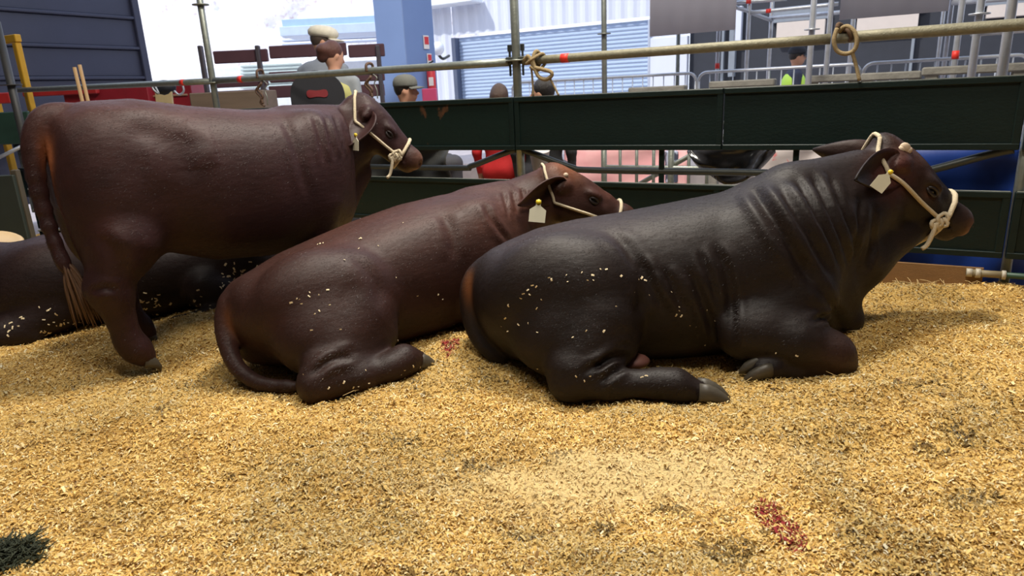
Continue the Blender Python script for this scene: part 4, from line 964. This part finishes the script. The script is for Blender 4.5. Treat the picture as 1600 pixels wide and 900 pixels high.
for (px, py, Y, lab) in ((628, 122, 6.55, 'plain bench under the man in the grey-green cap'), (779, 133, 6.3, 'plain bench under the woman in red'), (846, 124, 6.0, 'plain bench under the dark-haired man')):
    P = head_at(px, py, Y, 1.68, True); zb = P[2]+.36
    root = empty('bench', (P[0], P[1], 0), FROT, label=lab, cat='bench', group='benches behind the fence'); BW = mat('bench_wood', (.16, .10, .06), .7, var=.3)
    m = MB(); m.box((0, 0, zb), (.5, .36, .04), bev=.006); m.build('seat', BW, root)
    for a in (-.2, .2):
        m = MB(); m.box((a, 0, zb/2-.12), (.04, .3, zb+.24), bev=.004); m.build('leg', BW, root)
# ------------------------------------------------------------------ dark cladding wall on the left, square to the fence
WD = np.array([FN[0], FN[1], 0.]); WP = np.array([-6.05, 12.1, 0.]); WNl = np.array([FD[0], FD[1], 0.])
def wl_(px, py, off=0.):
    d = ray(px, py); n = WNl; return C_+d*(((WP+n*off-C_) @ n)/(d @ n))
NAVY = mat('dark_cladding', (.046, .049, .080), .40, var=.22, vscale=1.5, bump=.1, bscale=10)
WROT = math.atan2(WD[1], WD[0])
wroot = empty('wall_left', WP, WROT, kind='structure', label='dark corrugated cladding wall')
zs = [0., wl_(150, 122)[2], wl_(150, 74)[2], wl_(150, 25)[2]]
zs += [zs[-1]+(zs[-1]-zs[-2])*k for k in (1, 2)]
for z0, z1 in zip(zs[:-1], zs[1:]):
    m = MB(); m.box((-4.5, .0, (z0+z1)/2), (9., .05, z1-z0-.05), bev=.012); m.build('panel', NAVY, wroot)
    m = MB(); m.box((-4.5, -.035, z1), (9., .10, .05), bev=.012); m.build('rib', NAVY, wroot)
m = MB(); m.box((.02, -.02, zs[-1]/2), (.12, .16, zs[-1]), bev=.01); m.build('edge_trim', NAVY, wroot)
# red machine parts and yellow frame in front of that wall
REDP = mat('red_paint', (.28, .012, .022), .5, var=.2)
def slab(name, pts, n, depth, mt, parent=None, **kw):
    m = MB(); m.prism(pts, n, depth); return m.build(name, mt, parent, **kw)
def quad(px0, py0, px1, py1, Y, tilt=0): return [gy(px0, py0, Y), gy(px1, py0+tilt, Y), gy(px1, py1+tilt, Y), gy(px0, py1, Y)]
def face_box(name, px0, py0, px1, py1, Y, depth, mt, tilt=None, parent=None, **kw):
    """a box whose front face spans the given places at distance Y, level in the hall"""
    a = gy(px0, (py0+py1)/2, Y); b = gy(px1, (py0+py1)/2-.047*(px1-px0), Y); zt = gy((px0+px1)/2, py0, Y)[2]; zb = gy((px0+px1)/2, py1, Y)[2]
    m = MB(); m.box(((a[0]+b[0])/2, Y+depth/2, (zt+zb)/2), (abs(b[0]-a[0]), depth, zt-zb), bev=min(.01, depth*.2)); 
    if parent is None: return m.build(name, mt, None, origin=((a[0]+b[0])/2, Y+depth/2, zb), **kw)
    return m.build(name, mt, parent, origin=tuple(parent.location), **kw)
root = empty('red_machine', gy(200, 170, 9.3)*np.array([1, 1, 0]), 0, label='dark red farm machine casing behind the rump of the standing cow', cat='machine')
face_box('casing', 100, 136, 232, 175, 9.4, .7, REDP, parent=root); face_box('casing', 184, 133, 300, 175, 9.55, .6, REDP, parent=root); face_box('top_bar', 34, 141, 150, 149, 9.3, .08, mat('bright_red_paint', (.42, .02, .02), .5), parent=root); face_box('trim_strip', 225, 148, 292, 151, 9.52, .03, mat('tan_trim', (.35, .2, .12), .6), parent=root)
root = empty('yellow_frame', gy(40, 150, 9.)*np.array([1, 1, 0]), 0, label='yellow painted steel frame standing at the far left', cat='frame')
YF = mat('yellow_paint', (.62, .33, .012), .5, var=.12)
o = np.array(root.location)
c1 = gy(24, 60, 9.); zt = c1[2]; wv = .42*np.array([.85, -.5, 0])
m = MB(); m.box(np.array([c1[0], c1[1], zt/2-.05])-o, (.09, .07, zt), RF, bev=.008); m.build('upright', YF, root)
m = MB(); m.box(np.array([c1[0], c1[1], zt/2-.05])-np.array([.85, -.5, 0])*.85-o, (.09, .07, zt), RF, bev=.008); m.build('upright', YF, root)
m = MB(); m.box(np.array([c1[0], c1[1], zt])-np.array([.85, -.5, 0])*.42-o, (.95, .075, .09), RF, bev=.008); m.build('crossbar', YF, root)
post(12, 110, 7.6, 0, 2.25, 'dark scaffold post at the far left edge beside the yellow frame', .04, mat('dark_post', (.06, .06, .06), .5, metal=.3), rings=(1.62,))
for k, (x, yt, dy) in enumerate(((118, 105, 0), (126, 101, .05))):
    p = gy(x, yt, 7.0+dy); m = MB(); m.tube([(0, 0, 0), (.01, 0, p[2]*.5), (-.012, 0, p[2])], .017, 10)
    m.build('wooden_stake', mat('pale_wood', (.46, .29, .14), .75, var=.25, vscale=20, stretch=(1, 1, .1)), None, origin=(0, 0, 0), label=('shorter' if k == 0 else 'taller')+' of the two pale wooden stakes above the rump of the standing cow', cat='stake', group='wooden stakes').location = (p[0], p[1], 0)
# saddle-like board with dark bundle
root = empty('collar_board', gy(257, 165, 8.4)*np.array([1, 1, 0]), 0, label='cream board with a scooped top holding a dark round bundle', cat='board')
o = np.array(root.location)
a = [gy(x, y, 8.4)-o for x, y in ((242, 144), (247, 147), (256, 149), (263, 147), (267, 143), (271, 180), (246, 180))]
slab('board', a, (0, 1, 0), .04, mat('cream_board', (.55, .42, .22), .6), root)
b = gy(257, 137, 8.5)-o; m = MB(); m.ball(b, (.135, .1, .09)); m.build('bundle', mat('dark_bundle', (.008, .009, .016), .6), root)
m = MB(); g = lambda x, y: gy(x, y, 8.4)-o
m.tube(spline([g(236, 131), g(240, 140), g(248, 146), g(242, 134)], 14), .012, 6); m.build('wire_ring', BRIGHT, root); m = MB(); m.tube(spline([g(284, 130), g(287, 142), g(280, 148), g(272, 142)], 14), .012, 6); m.build('wire_ring', BRIGHT, root)
# timber trough behind the fence
face_box('timber_trough', 297, 143, 412, 175, 8.2, .5, mat('grey_timber', (.17, .12, .085), .8, var=.35, vscale=4, stretch=(.3, 1, 3)), label='weathered timber trough behind the left fence post', cat='trough')
# low side gate at the left edge, green boards, bucket
root = empty('side_gate', np.array([-4.2, 4.9, 0]), rad(62), label='low dark green gate of boards at the left edge', cat='gate')
gp = [(.0, .52, .74), (0, .30, .50), (0, .10, .28)]
gx = gy(18, 320, 5.3); zt = gy(18, 266, 5.3)[2]
root.location = (gx[0], gx[1], 0); root.rotation_euler[2] = 0
m = MB(); m.box((-.25, 0, zt/2-.06), (.66, .045, zt+.05), bev=.006); m.build('board', mat('dark_gate_green', (.022, .030, .024), .6, var=.3), root)
for q in range(4):
    z = .12+.17*q; m = MB(); m.box((.45, .25, z+.02), (.9, .04, .15), bev=.004); m.build('board', GREEN, root); m = MB(); m.box((.45, .225, z+.10), (.9, .012, .012)); m.build('worn_edge', EDGE, root)
m = MB(); m.box((.07, .03, zt/2), (.05, .05, zt), bev=.005); m.build('gate_post', mat('brown_post', (.07, .055, .035), .8, var=.4), root)
c = gy(2, 393, 4.75); m = MB(); R = rotz(.5) @ rotx(rad(80)); m.lathe(c, [(.11, -.12), (.125, -.1), (.13, .1), (.115, .11), (.10, .10)], 26, rotz(-.3) @ roty(rad(20))); m.build('plastic_tub', mat('beige_plastic', (.60, .42, .22), .5, var=.08), None, origin=(0, 0, 0), label='beige plastic tub at the left edge behind the resting cow', cat='tub')
face_box('green_gate_board', -30, 175, 48, 226, 8.6, .05, mat('mid_green', (.022, .06, .04), .5, var=.2), label='mid green steel sheet left of the rump of the standing cow', cat='board')
face_box('white_crate', -30, 212, 24, 222, 9.6, .5, mat('white_slab', (.62, .63, .68), .5), label='white slab lying beyond the far left fence', cat='slab')
face_box('red_bracket', -20, 145, 15, 162, 8.0, .12, mat('bright_red_paint', (.42, .02, .02), .5), label='red steel bracket at the far left edge', cat='bracket')
m = MB(); a = gy(-20, 255, 8.); b = gy(36, 228, 8.); m.cyl(a, b, .02); m.build('gate_brace', BRIGHT, None, origin=tuple(a), label='thin steel brace under the green sheet at the far left', cat='brace')

# ------------------------------------------------------------------ beyond: pale planted bank, canopy, column, facade with roller shutter
def bank():
    xs = np.linspace(-26, 2, 150); zz = np.linspace(0, 12, 70); X, Zz = np.meshgrid(xs, zz, indexing='ij')
    Yb = 27+Zz*.25+1.0*vnoise(X*.5, Zz*.5)+.25*vnoise(X*1.7+9, Zz*1.7)+.16*vnoise(X*4.1+3, Zz*4.3); n, k = X.shape
    i = np.arange(n*k).reshape(n, k); Q = np.stack([i[:-1, :-1], i[1:, :-1], i[1:, 1:], i[:-1, 1:]], -1).reshape(-1, 4)
    me = mesh_np('planted_bank', np.stack([X, Yb, Zz], -1).reshape(-1, 3), Q, True)
    m = mat('pale_bank', (.70, .60, .60), .8, vscale=7.5, col2=(.97, .95, .97), thr=(.30, .50), bump=.3, bscale=12)
    obj('wall_bank', me, m, kind='structure', label='pale sunlit bank outside the hall')
bank()
face_box('trim_canopy', 440, 26, 640, 40, 19, 1.2, mat('canopy_blue', (.40, .55, .78), .5, var=.1), kind='structure')
face_box('trim_canopy_2', 436, 37, 640, 52, 18.8, 1.4, mat('canopy_blue_light', (.60, .72, .90), .5, var=.1), kind='structure')
root = empty('far_shed', gy(500, 120, 20.5)*np.array([1, 1, 0]), 0, label='pale shed with louvred wall beyond the maroon boards', cat='building')
face_box('wall', 300, 100, 610, 245, 21, .4, mat('shed_white', (.82, .85, .88), .6), parent=root)
for k in range(7): face_box('louvre', 375, 100+k*5.5, 470, 103+k*5.5, 20.9, .08, mat('louvre_green', (.55, .65, .62), .6), parent=root)
for k in range(3): face_box('eaves', 440, 52+6*k, 620, 55+6*k, 20.6, .3, mat('eave_grey', (.55, .62, .75), .6), parent=root)
# maroon boarding of the ring
MAR = mat('maroon_board', (.085, .034, .045), .6, var=.25, vscale=3)
root = empty('ring_boarding', gy(465, 140, 9.2)*np.array([1, 1, 0]), 0, label='maroon boarding of the show ring behind the spectators', cat='boarding')
for (y0, y1) in ((78, 98), (119, 136), (141, 160)):
    for x0, x1 in ((333, 417), (420, 540), (544, 600)): face_box('board', x0, y0 if x0 < 400 else y0-9, x1, y1 if x0 < 400 else y1-9, 9.2, .06, MAR, parent=root)
for x in (331, 418, 542, 601):
    face_box('upright', x-3, 70, x+3, 325, 9.15, .08, mat('dark_upright', (.06, .05, .06), .6), parent=root)

# blue column: square to the facade
cc = gy(634, 80, 10.2); cc = np.array([cc[0], cc[1], 0]); ctr = cc-FD*.26+FN*.36
root = empty('trim_column', ctr, FROT, kind='structure', label='blue square column of the hall')
CB = mat('column_blue', (.17, .26, .50), .55, var=.12, vscale=1.2)
m = MB(); m.box((0, 0, 2.4), (.52, .72, 5.6), bev=.01); o = m.build('shaft', CB, root)
def cface(px, py, out=.01):
    d = ray(px, py); return C_+d*(((cc+FD*out-C_) @ FD)/(d @ FD))
def sign_on(px, py, w, h, col, Yoff, label, name='wall_sign', text=None):
    P = cface(px, py, .012); r = empty(name, P, FROT+pi/2, label=label, cat='sign', group='signs on the blue column')
    m = MB(); m.box((0, 0, 0), (w, .012, h), bev=.003); m.build('plate', mat('sign_white', (.75, .72, .72), .5), r)
    m = MB(); m.box((0, -.008, h*.12), (w*.75, .006, h*.55)); m.build('red_field', mat('sign_red', (.62, .04, .05), .5), r)
sign_on(666, 66, .13, .19, None, 10.0, 'upper red and white safety sign on the blue column')
sign_on(671, 92, .11, .15, None, 10.0, 'lower red and white safety sign on the blue column')
P = cface(674, 122, .08); r = empty('fire_extinguisher', P, 0, label='red fire extinguisher hanging on the blue column', cat='extinguisher')
m = MB(); m.lathe((0, 0, -.22), [(.055, 0), (.065, .02), (.065, .34), (.03, .40), (.02, .44)], 16); m.build('cylinder', mat('sign_red', (.62, .04, .05), .5), r)
m = MB(); m.cyl((-.03, -.02, .2), (.05, -.02, .24), .012, 8); m.build('handle', BLK, r); m = MB(); m.box((.0, -.066, -.05), (.07, .004, .12)); m.build('label_plate', mat('sign_white', (.75, .72, .72), .5), r)
face_box('pink_box', 664, 138, 686, 272, 9.7, .2, mat('pink_red', (.55, .06, .16), .5), label='pinkish red box at the foot of the blue column', cat='box')
P = gy(684, 76, 12.5); r = empty('globe_lamp', P, 0, label='white globe lamp on a wall bracket beside the blue column', cat='lamp')
m = MB(); m.ball((0, 0, 0), .115); m.build('globe', mat('globe_white', (.85, .9, 1.), .3, var=.02), r); m = MB(); m.tube(spline([(.0, .1, -.10), (.06, .2, -.16), (.15, .5, -.1)], 10), .025, 8); m.build('bracket', mat('dark_iron', (.05, .055, .05), .5), r)

# facade parallel to the fence, with corrugated sheets, roller shutter, openings
FO = 10.5; FFP = FP+FN*FO
def fa(px, py, off=0.): return fe(px, py, FO+off)
def fa_t(px, py=60): return float((fa(px, py)-FFP) @ FD)
froot = empty('wall_facade', FFP, FROT, kind='structure', label='building facade beyond the yard')
def frect(name, px0, px1, z0, z1, off, depth, mt, parent=None, rel_=None):
    t0, t1 = fa_t(px0), fa_t(px1); m = MB(); m.box(((t0+t1)/2, off-depth/2, (z0+z1)/2), (t1-t0, depth, z1-z0), bev=.008); return m.build(name, mt, parent or froot)
WHT = mat('white_sheet', (.62, .66, .76), .5, var=.12, vscale=1.5, stretch=(1, 1, .3)); 
zsh = fa(860, 45)[2]
def corr(name, t0, t1, z0, z1, off, pitch, amp, mt, vertical=True, parent=None):
    if vertical: n = int((t1-t0)/pitch*4); us = np.linspace(t0, t1, n)
    else: n = int((z1-z0)/pitch*4); us = np.linspace(z0, z1, n)
    V = []; Fs = []
    for i, u in enumerate(us):
        o_ = off+amp*math.copysign(abs(math.sin(pi*.5*i+.4))**.6, math.sin(pi*.5*i+.4))
        V += [(u, o_, z0), (u, o_, z1)] if vertical else [(t0, o_, u), (t1, o_, u)]
    for i in range(n-1): Fs.append((2*i, 2*i+2, 2*i+3, 2*i+1))
    m = MB(); m.add(V, Fs); return m.build(name, mt, parent or froot)
tS0, tS1 = fa_t(712), fa_t(1013)
corr('corrugated_sheet', fa_t(640), tS0-.08, 0, 6, .0, .28, .02, WHT); corr('corrugated_sheet', tS0-.08, fa_t(1075), zsh+.06, 6, .0, .28, .02, WHT); corr('corrugated_sheet', tS1+.05, fa_t(1075), 0, zsh+.06, .0, .28, .02, WHT)
sh = corr('roller_shutter', tS0, tS1, -.2, zsh, .12, .085, .012, mat('shutter_blue', (.36, .46, .63), .45, var=.06), False)
m = MB(); m.box((tS0-.04, .05, zsh/2), (.12, .25, zsh), bev=.01); m.build('shutter_guide', mat('guide_dark', (.08, .10, .16), .5), froot)
m = MB(); m.box((tS1+.03, .05, zsh/2), (.06, .2, zsh), bev=.01); m.build('shutter_guide', mat('guide_light', (.4, .45, .55), .5), froot)
m = MB(); m.box((fa_t(690), -.3, fa(700, 8)[2]), (fa_t(775)-fa_t(640), .5, .12), bev=.02); m.build('eaves', mat('eave_white', (.8, .85, .95), .5), froot)
DKN = mat('dark_opening', (.022, .026, .038), .6, var=.2); CRM = mat('cream_fascia', (.60, .53, .48), .6, var=.06); GRS = mat('grey_fascia', (.22, .25, .29), .5)
t1 = fa_t(1640)
m = MB(); m.box(((fa_t(1075)+t1+2)/2, .25, 3), (t1+2-fa_t(1075), .2, 6), bev=.01); m.build('dark_front', DKN, froot)
def zf(px, py, off=0.): return fa(px, py, off)[2]
for (x0, x1, y0, y1, mt) in ((1146, 1158, 10, 64, WHT), (1013, 1075, 58, 140, WHT), (1213, 1288, 33, 62, CRM), (1205, 1292, 14, 33, GRS), (1337, 1432, 24, 46, CRM), (1330, 1440, 5, 24, GRS), (1536, 1600, 6, 27, CRM), (1530, 1650, -8, 6, GRS), (1140, 1150, 40, 120, GRS)):
    frect('fascia', x0, x1, zf((x0+x1)/2, y1), zf((x0+x1)/2, y0), .12, .16, mt)
for (x0, x1) in ((1128, 1132), (1425, 1430)): frect('mullion', x0, x1, 0, 4, .08, .1, GRS)
# grey sheets hung from the scaffold
def sheet(px0, px1, py0, py1, off, label, mt):
    a = fe(px0, py1, off); b = fe(px1, py1-.09*(px1-px0), off); zt = fe(px0, py0, off)[2]+1.2; zb = fe((px0+px1)/2, py1-.045*(px1-px0), off)[2]
    t0 = float((a-FP) @ FD); t1 = float((b-FP) @ FD); n = 24; V = []; Fs = []
    for i in range(n+1):
        u = t0+(t1-t0)*i/n; w = .004*math.sin(i*.5)+.002*math.sin(i*1.3)
        for z, k in ((zb, 1.), (zt, .2)):
            V += [fpt(u, z, off+w*k), fpt(u, z, off+w*k+.004)]
    for i in range(n):
        a_ = 4*i; b_ = a_+4; Fs += [(a_, b_, b_+2, a_+2), (a_+1, a_+3, b_+3, b_+1), (a_, a_+1, b_+1, b_)]
    m = MB(); m.add(V, Fs, True); m.build('hanging_sheet', mt, None, origin=tuple(fpt((t0+t1)/2, zb, off)), rz=FROT, label=label, cat='sheet', group='grey sheets on the scaffold')
SHT = mat('grey_sheet', (.46, .46, .54), .7, var=.08, vscale=2)
sheet(1015, 1149, 0, 58, 3.6, 'left of the two grey hanging sheets, right of the roller shutter', SHT)
sheet(1311, 1482, 0, 32, 3.4, 'right of the two grey hanging sheets, above the rope loop', SHT)

# ------------------------------------------------------------------ scaffold and barriers in the yard
post(944, 80, 8.0, 0, 4, 'scaffold post in front of the roller shutter', .030, STEEL, rings=(fe(944, 50, 2.6)[2],))
post(1059, 100, 9.5, 0, 2.5, 'short yellow-banded scaffold post right of the roller shutter', .026, STEEL, rings=(2.0,))
for (px, Y, lab, r, tp) in ((1122, 9.6, 'scaffold post with a red band under the left grey sheet', .026, 1.52), (1168, 9.2, 'thin scaffold post right of the left grey sheet', .026, None), (1203, 9.6, 'thin scaffold post left of the worker in the vest', .026, None),
                            (1267, 6.6, 'bright scaffold post right of the worker in the vest', .027, None), (1294, 7.2, 'bright scaffold post just left of the rope loop', .026, None), (1330, 8.6, 'thin scaffold post behind the rope loop', .026, None),
                            (1468, 9.5, 'thinnest scaffold post of the right-hand row', .024, None), (1479, 8.0, 'second scaffold post of the right-hand row', .025, None), (1495, 6.2, 'scaffold post with a red band in the right-hand row', .026, 1.44),
                            (1524, 4.9, 'bright scaffold post with a ring in the right-hand row', .026, None), (1572, 4.35, 'broad nearest scaffold post in the right-hand row', .029, None)):
    post(px, 70, Y, 0, 4, lab, r, BRIGHT, rings=((gy(px, 22, Y)[2],) if px in (1524,) else (gy(px, 46, Y)[2],) if px == 1267 else ()), tape=tp)
def yrail(px0, py0, Y0, px1, py1, Y1, label, r=.024, tp=()): return rail(gy(px0, py0, Y0), gy(px1, py1, Y1), label, r, BRIGHT, tp)
yrail(1148, 11, 9.0, 1178, 20, 9.3, 'short scaffold rail left of the crossing tubes'); yrail(1172, 20, 9.2, 1310, 6, 8.7, 'level scaffold rail with a red band above the worker', tp=(.22,)); yrail(1174, 20, 9.2, 1206, 32, 9.6, 'short slanting scaffold rail above the worker'); yrail(1150, 4, 9.2, 1230, -2, 9.0, 'uppermost scaffold rail at the frame edge', tp=(.25,))
yrail(1203, 28, 9.6, 1331, 18, 8.6, 'lower scaffold rail behind the bright posts'); yrail(1490, 4, 6.6, 1620, -6, 5.6, 'high scaffold rail across the right-hand row'); yrail(1520, 52, 5.0, 1640, 42, 4.4, 'scaffold rail just under the mossy rail at the right')
def barrier(t0, t1, zt, off, label):
    zb = zt-1.08; root = empty('crowd_barrier', fpt((t0+t1)/2, zb, off), FROT, label=label, cat='barrier', group='steel crowd barriers'); w = (t1-t0)/2; h = zt-zb; r = .1
    arc = lambda cx, cz, a0, a1: [(cx+r*math.cos(a), 0, cz+r*math.sin(a)) for a in np.linspace(a0, a1, 6)]
    pts = [(-w, 0, .02), (-w, 0, h-r)]+arc(-w+r, h-r, pi, pi/2)+arc(w-r, h-r, pi/2, 0)+[(w, 0, h-r), (w, 0, .02)]
    m = MB(); m.tube(pts, .019, 8); m.build('frame', BRIGHT, root)
    m = MB(); m.cyl((-w, 0, .18), (w, 0, .18), .015, 8); m.build('lower_rail', BRIGHT, root)
    n = int(2*w/.135)
    for k in range(1, n): x = -w+2*w*k/n; m = MB(); m.cyl((x, 0, .18), (x, 0, h), .0075, 6); m.build('bar', BRIGHT, root)
    for q in (-1, 1): m = MB(); m.box((q*(w-.25), 0, .012), (.05, .55, .02), bev=.004); m.build('foot', BRIGHT, root)
bo = 4.2; bt = lambda px, py: float((fe(px, py, bo)-FP) @ FD); bz = fe(1230, 106, bo)[2]
barrier(bt(1092, 110), bt(1345, 100), bz, bo, 'crowd barrier in front of the worker in the vest'); barrier(bt(1350, 100), bt(1610, 85), bz, bo, 'crowd barrier right of the hanging rope loop'); barrier(bt(800, 120), bt(1088, 115), bz, bo, 'crowd barrier in front of the roller shutter')
# raised yard behind the fence
pz = bz-1.08-.02
m = MB(); m.box(fpt(-1.2, pz/2-.1, 9.4), (16, 11.4, pz+.2), RF, bev=.02); m.build('floor_platform', mat('yard_paving', (.40, .36, .36), .8, var=.2, bump=.2), kind='structure')
for (px0, px1, py, off, lab) in ((1110, 1212, 134, 2.9, 'rough grey timber beam lying left of the worker'), (1262, 1345, 125, 2.8, 'rough timber beam lying below the rope loop'), (985, 1072, 143, 3.0, 'flat grey beam lying right of the roller shutter'), (1440, 1612, 114, 2.4, 'pale beam lying behind the right-hand posts'), (1345, 1440, 122, 2.6, 'pale beam between the rope loop and the right-hand posts')):
    a = fe(px0, py, off); b = fe(px1, py-.07*(px1-px0), off); z = (a[2]+b[2])/2; t0 = float((a-FP) @ FD); t1 = float((b-FP) @ FD)
    root = empty('timber_beam', fpt((t0+t1)/2, 0, off), FROT, label=lab, cat='beam', group='beams behind the fence')
    tmb = mat('rough_timber', (.20, .19, .165), .9, var=.45, vscale=9, bump=.8, bscale=25)
    m = MB(); m.box((0, 0, z), (t1-t0, .16, .07), bev=.012); m.build('beam', tmb, root)
    for q in (-.4, .4): m = MB(); m.box((q*(t1-t0), 0, z/2), (.10, .12, z), bev=.01); m.build('trestle', tmb, root)

# ------------------------------------------------------------------ seen through the gap between the boards
def banner(px0, px1, py0, py1, off, name, label, mt, cat, amp=.012, th=.006, sag=0.):
    t0 = float((fe(px0, py0, off)-FP) @ FD); t1 = float((fe(px1, py0, off)-FP) @ FD); xm = (px0+px1)/2; zt = fe(xm, py0, off)[2]; zb = fe(xm, py1, off)[2]; n, k = 28, 8; V = []; Fs = []
    for i in range(n+1):
        for j in range(k+1):
            u = i/n; v = j/k; z = zt+(zb-zt)*v*(1-sag*(2*u-1)**2); w = amp*(math.sin(9*u+5*v)+.6*math.sin(21*u*(.6+.4*v)+2)+.5*math.sin(13*v+7*u))
            V.append(fpt(t0+(t1-t0)*u, z, off+w))
    N0 = len(V); V += [p+FN*th for p in V]
    for i in range(n):
        for j in range(k):
            a = i*(k+1)+j; Fs += [(a, a+1, a+k+2, a+k+1), (N0+a, N0+a+k+1, N0+a+k+2, N0+a+1)]
    for i in range(n):
        for a, b in ((i*(k+1), (i+1)*(k+1)), (i*(k+1)+k, (i+1)*(k+1)+k)): Fs.append((a, b, N0+b, N0+a))
    for j in range(k):
        for a, b in ((j, j+1), (n*(k+1)+j, n*(k+1)+j+1)): Fs.append((a, b, N0+b, N0+a))
    m = MB(); m.add(V, Fs, True); return m.build(name, mt, None, origin=tuple(fpt((t0+t1)/2, zb, off)), rz=FROT, label=label, cat=cat)
banner(880, 1075, 228, 300, 1.5, 'pink_banner', 'pink banner behind the bars in the fence gap', mat('pink_cloth', (.85, .34, .40), .6, var=.15, vscale=6, col2=(.95, .62, .60)), 'banner')
banner(1075, 1212, 222, 288, .42, 'black_sheet', 'black plastic sheet sagging behind the fence gap', mat('black_plastic', (.028, .027, .03), .22, var=.2), 'sheet', .03, sag=.75)
banner(1180, 1290, 228, 300, 1.2, 'pale_poster', 'pale poster behind the gap left of the ears of the bull', mat('poster_pale', (.52, .46, .45), .6, vscale=14, col2=(.6, .2, .2), thr=(.6, .66)), 'poster')
banner(1395, 1640, 222, 455, .34, 'blue_tarp', 'deep blue tarpaulin behind the gap at the right', mat('blue_plastic', (.010, .045, .26), .45, var=.4, vscale=4), 'tarp', .02)
banner(560, 700, 225, 300, .20, 'grey_sheet_low', 'grey crumpled sheet behind the muzzle of the standing cow', mat('grey_plastic', (.10, .10, .095), .4, var=.3, vscale=8), 'sheet', .03)
m = MB()
root = empty('mesh_gate', fpt(ft(1000, 260), 0, .75), FROT, label='steel bar gate in front of the pink banner', cat='gate')
tw = 1.15
for k, dx in enumerate(np.linspace(-tw/2, tw/2, 9)):
    m = MB(); m.cyl((dx, 0, .1), (dx, 0, 1.0), .014 if k % 4 else .026, 8); m.build('bar', STEEL, root)
for z in (.18, .66, 1.0): m = MB(); m.cyl((-tw/2, 0, z), (tw/2, 0, z), .02, 8); m.build('rail', STEEL, root)
m = MB(); m.cyl((-tw/2, .02, .35), (tw/2, .02, 1.0), .02, 8); m.build('diagonal', STEEL, root)
def person_legs(px, Y, label, col):
    pass
face_box('dark_post_block', 652, 238, 692, 270, 6.9, .3, mat('dark_bundle', (.008, .009, .016), .6), label='black bag behind the gap near the muzzle of the standing cow', cat='bag')
face_box('striped_bag', 1042, 236, 1060, 286, 6.2, .2, mat('blue_white_cloth', (.45, .5, .65), .7, vscale=14, col2=(.05, .06, .1), thr=(.45, .55)), label='blue and white bag hanging behind the fence gap', cat='bag')

# ------------------------------------------------------------------ loose things on the bedding
def clump():
    c = gz(22, 868, .02); z0 = float(gh(c[0], c[1])); m = MB()
    for i in range(700):
        a = rng.uniform(0, 2*pi); r = .11*math.sqrt(rng.random()); h = .07*(1-(r/.12)**2)*rng.random(); p = np.array([c[0]-.03+r*math.cos(a), c[1]+r*.8*math.sin(a), z0+h]); d = rng.normal(size=3)*.02; d[2] = abs(d[2])*.5
        m.tube(spline([p, p+d*.6+rng.normal(size=3)*.004, p+d*1.3], 4), [.0022, .0026, .002, .001], 4)
    m.build('hay_clump', mat('dark_hay', (.035, .042, .022), .85, var=.7, vscale=18), None, origin=(c[0], c[1], z0), label='dark green clump of damp hay in the lower left corner', cat='hay')
clump()
def straw():
    m = MB()
    for i in range(420):
        if i < 300: x, y = rng.uniform(1.6, 2.75), rng.uniform(2.2, 3.9)
        else: x, y = rng.uniform(-1.8, 2.2), rng.uniform(1.6, 3.0)
        if (np.array([x, y])-FP[:2]) @ FN[:2] > -.06: continue
        l = rng.uniform(.03, .13); a = rng.uniform(0, 2*pi); z = float(gh(x, y))+.012
        m.tube([(x, y, z), (x+l*.5*math.cos(a), y+l*.5*math.sin(a), z+rng.uniform(0, .015)), (x+l*math.cos(a), y+l*math.sin(a), z+rng.uniform(-.005, .02))], .0014, 4)
    m.build('straw_bits', mat('straw', (.62, .45, .20), .7, var=.3, vscale=5), None, label='thin straw stalks strewn over the shavings', cat='straw', kind='stuff')
straw()
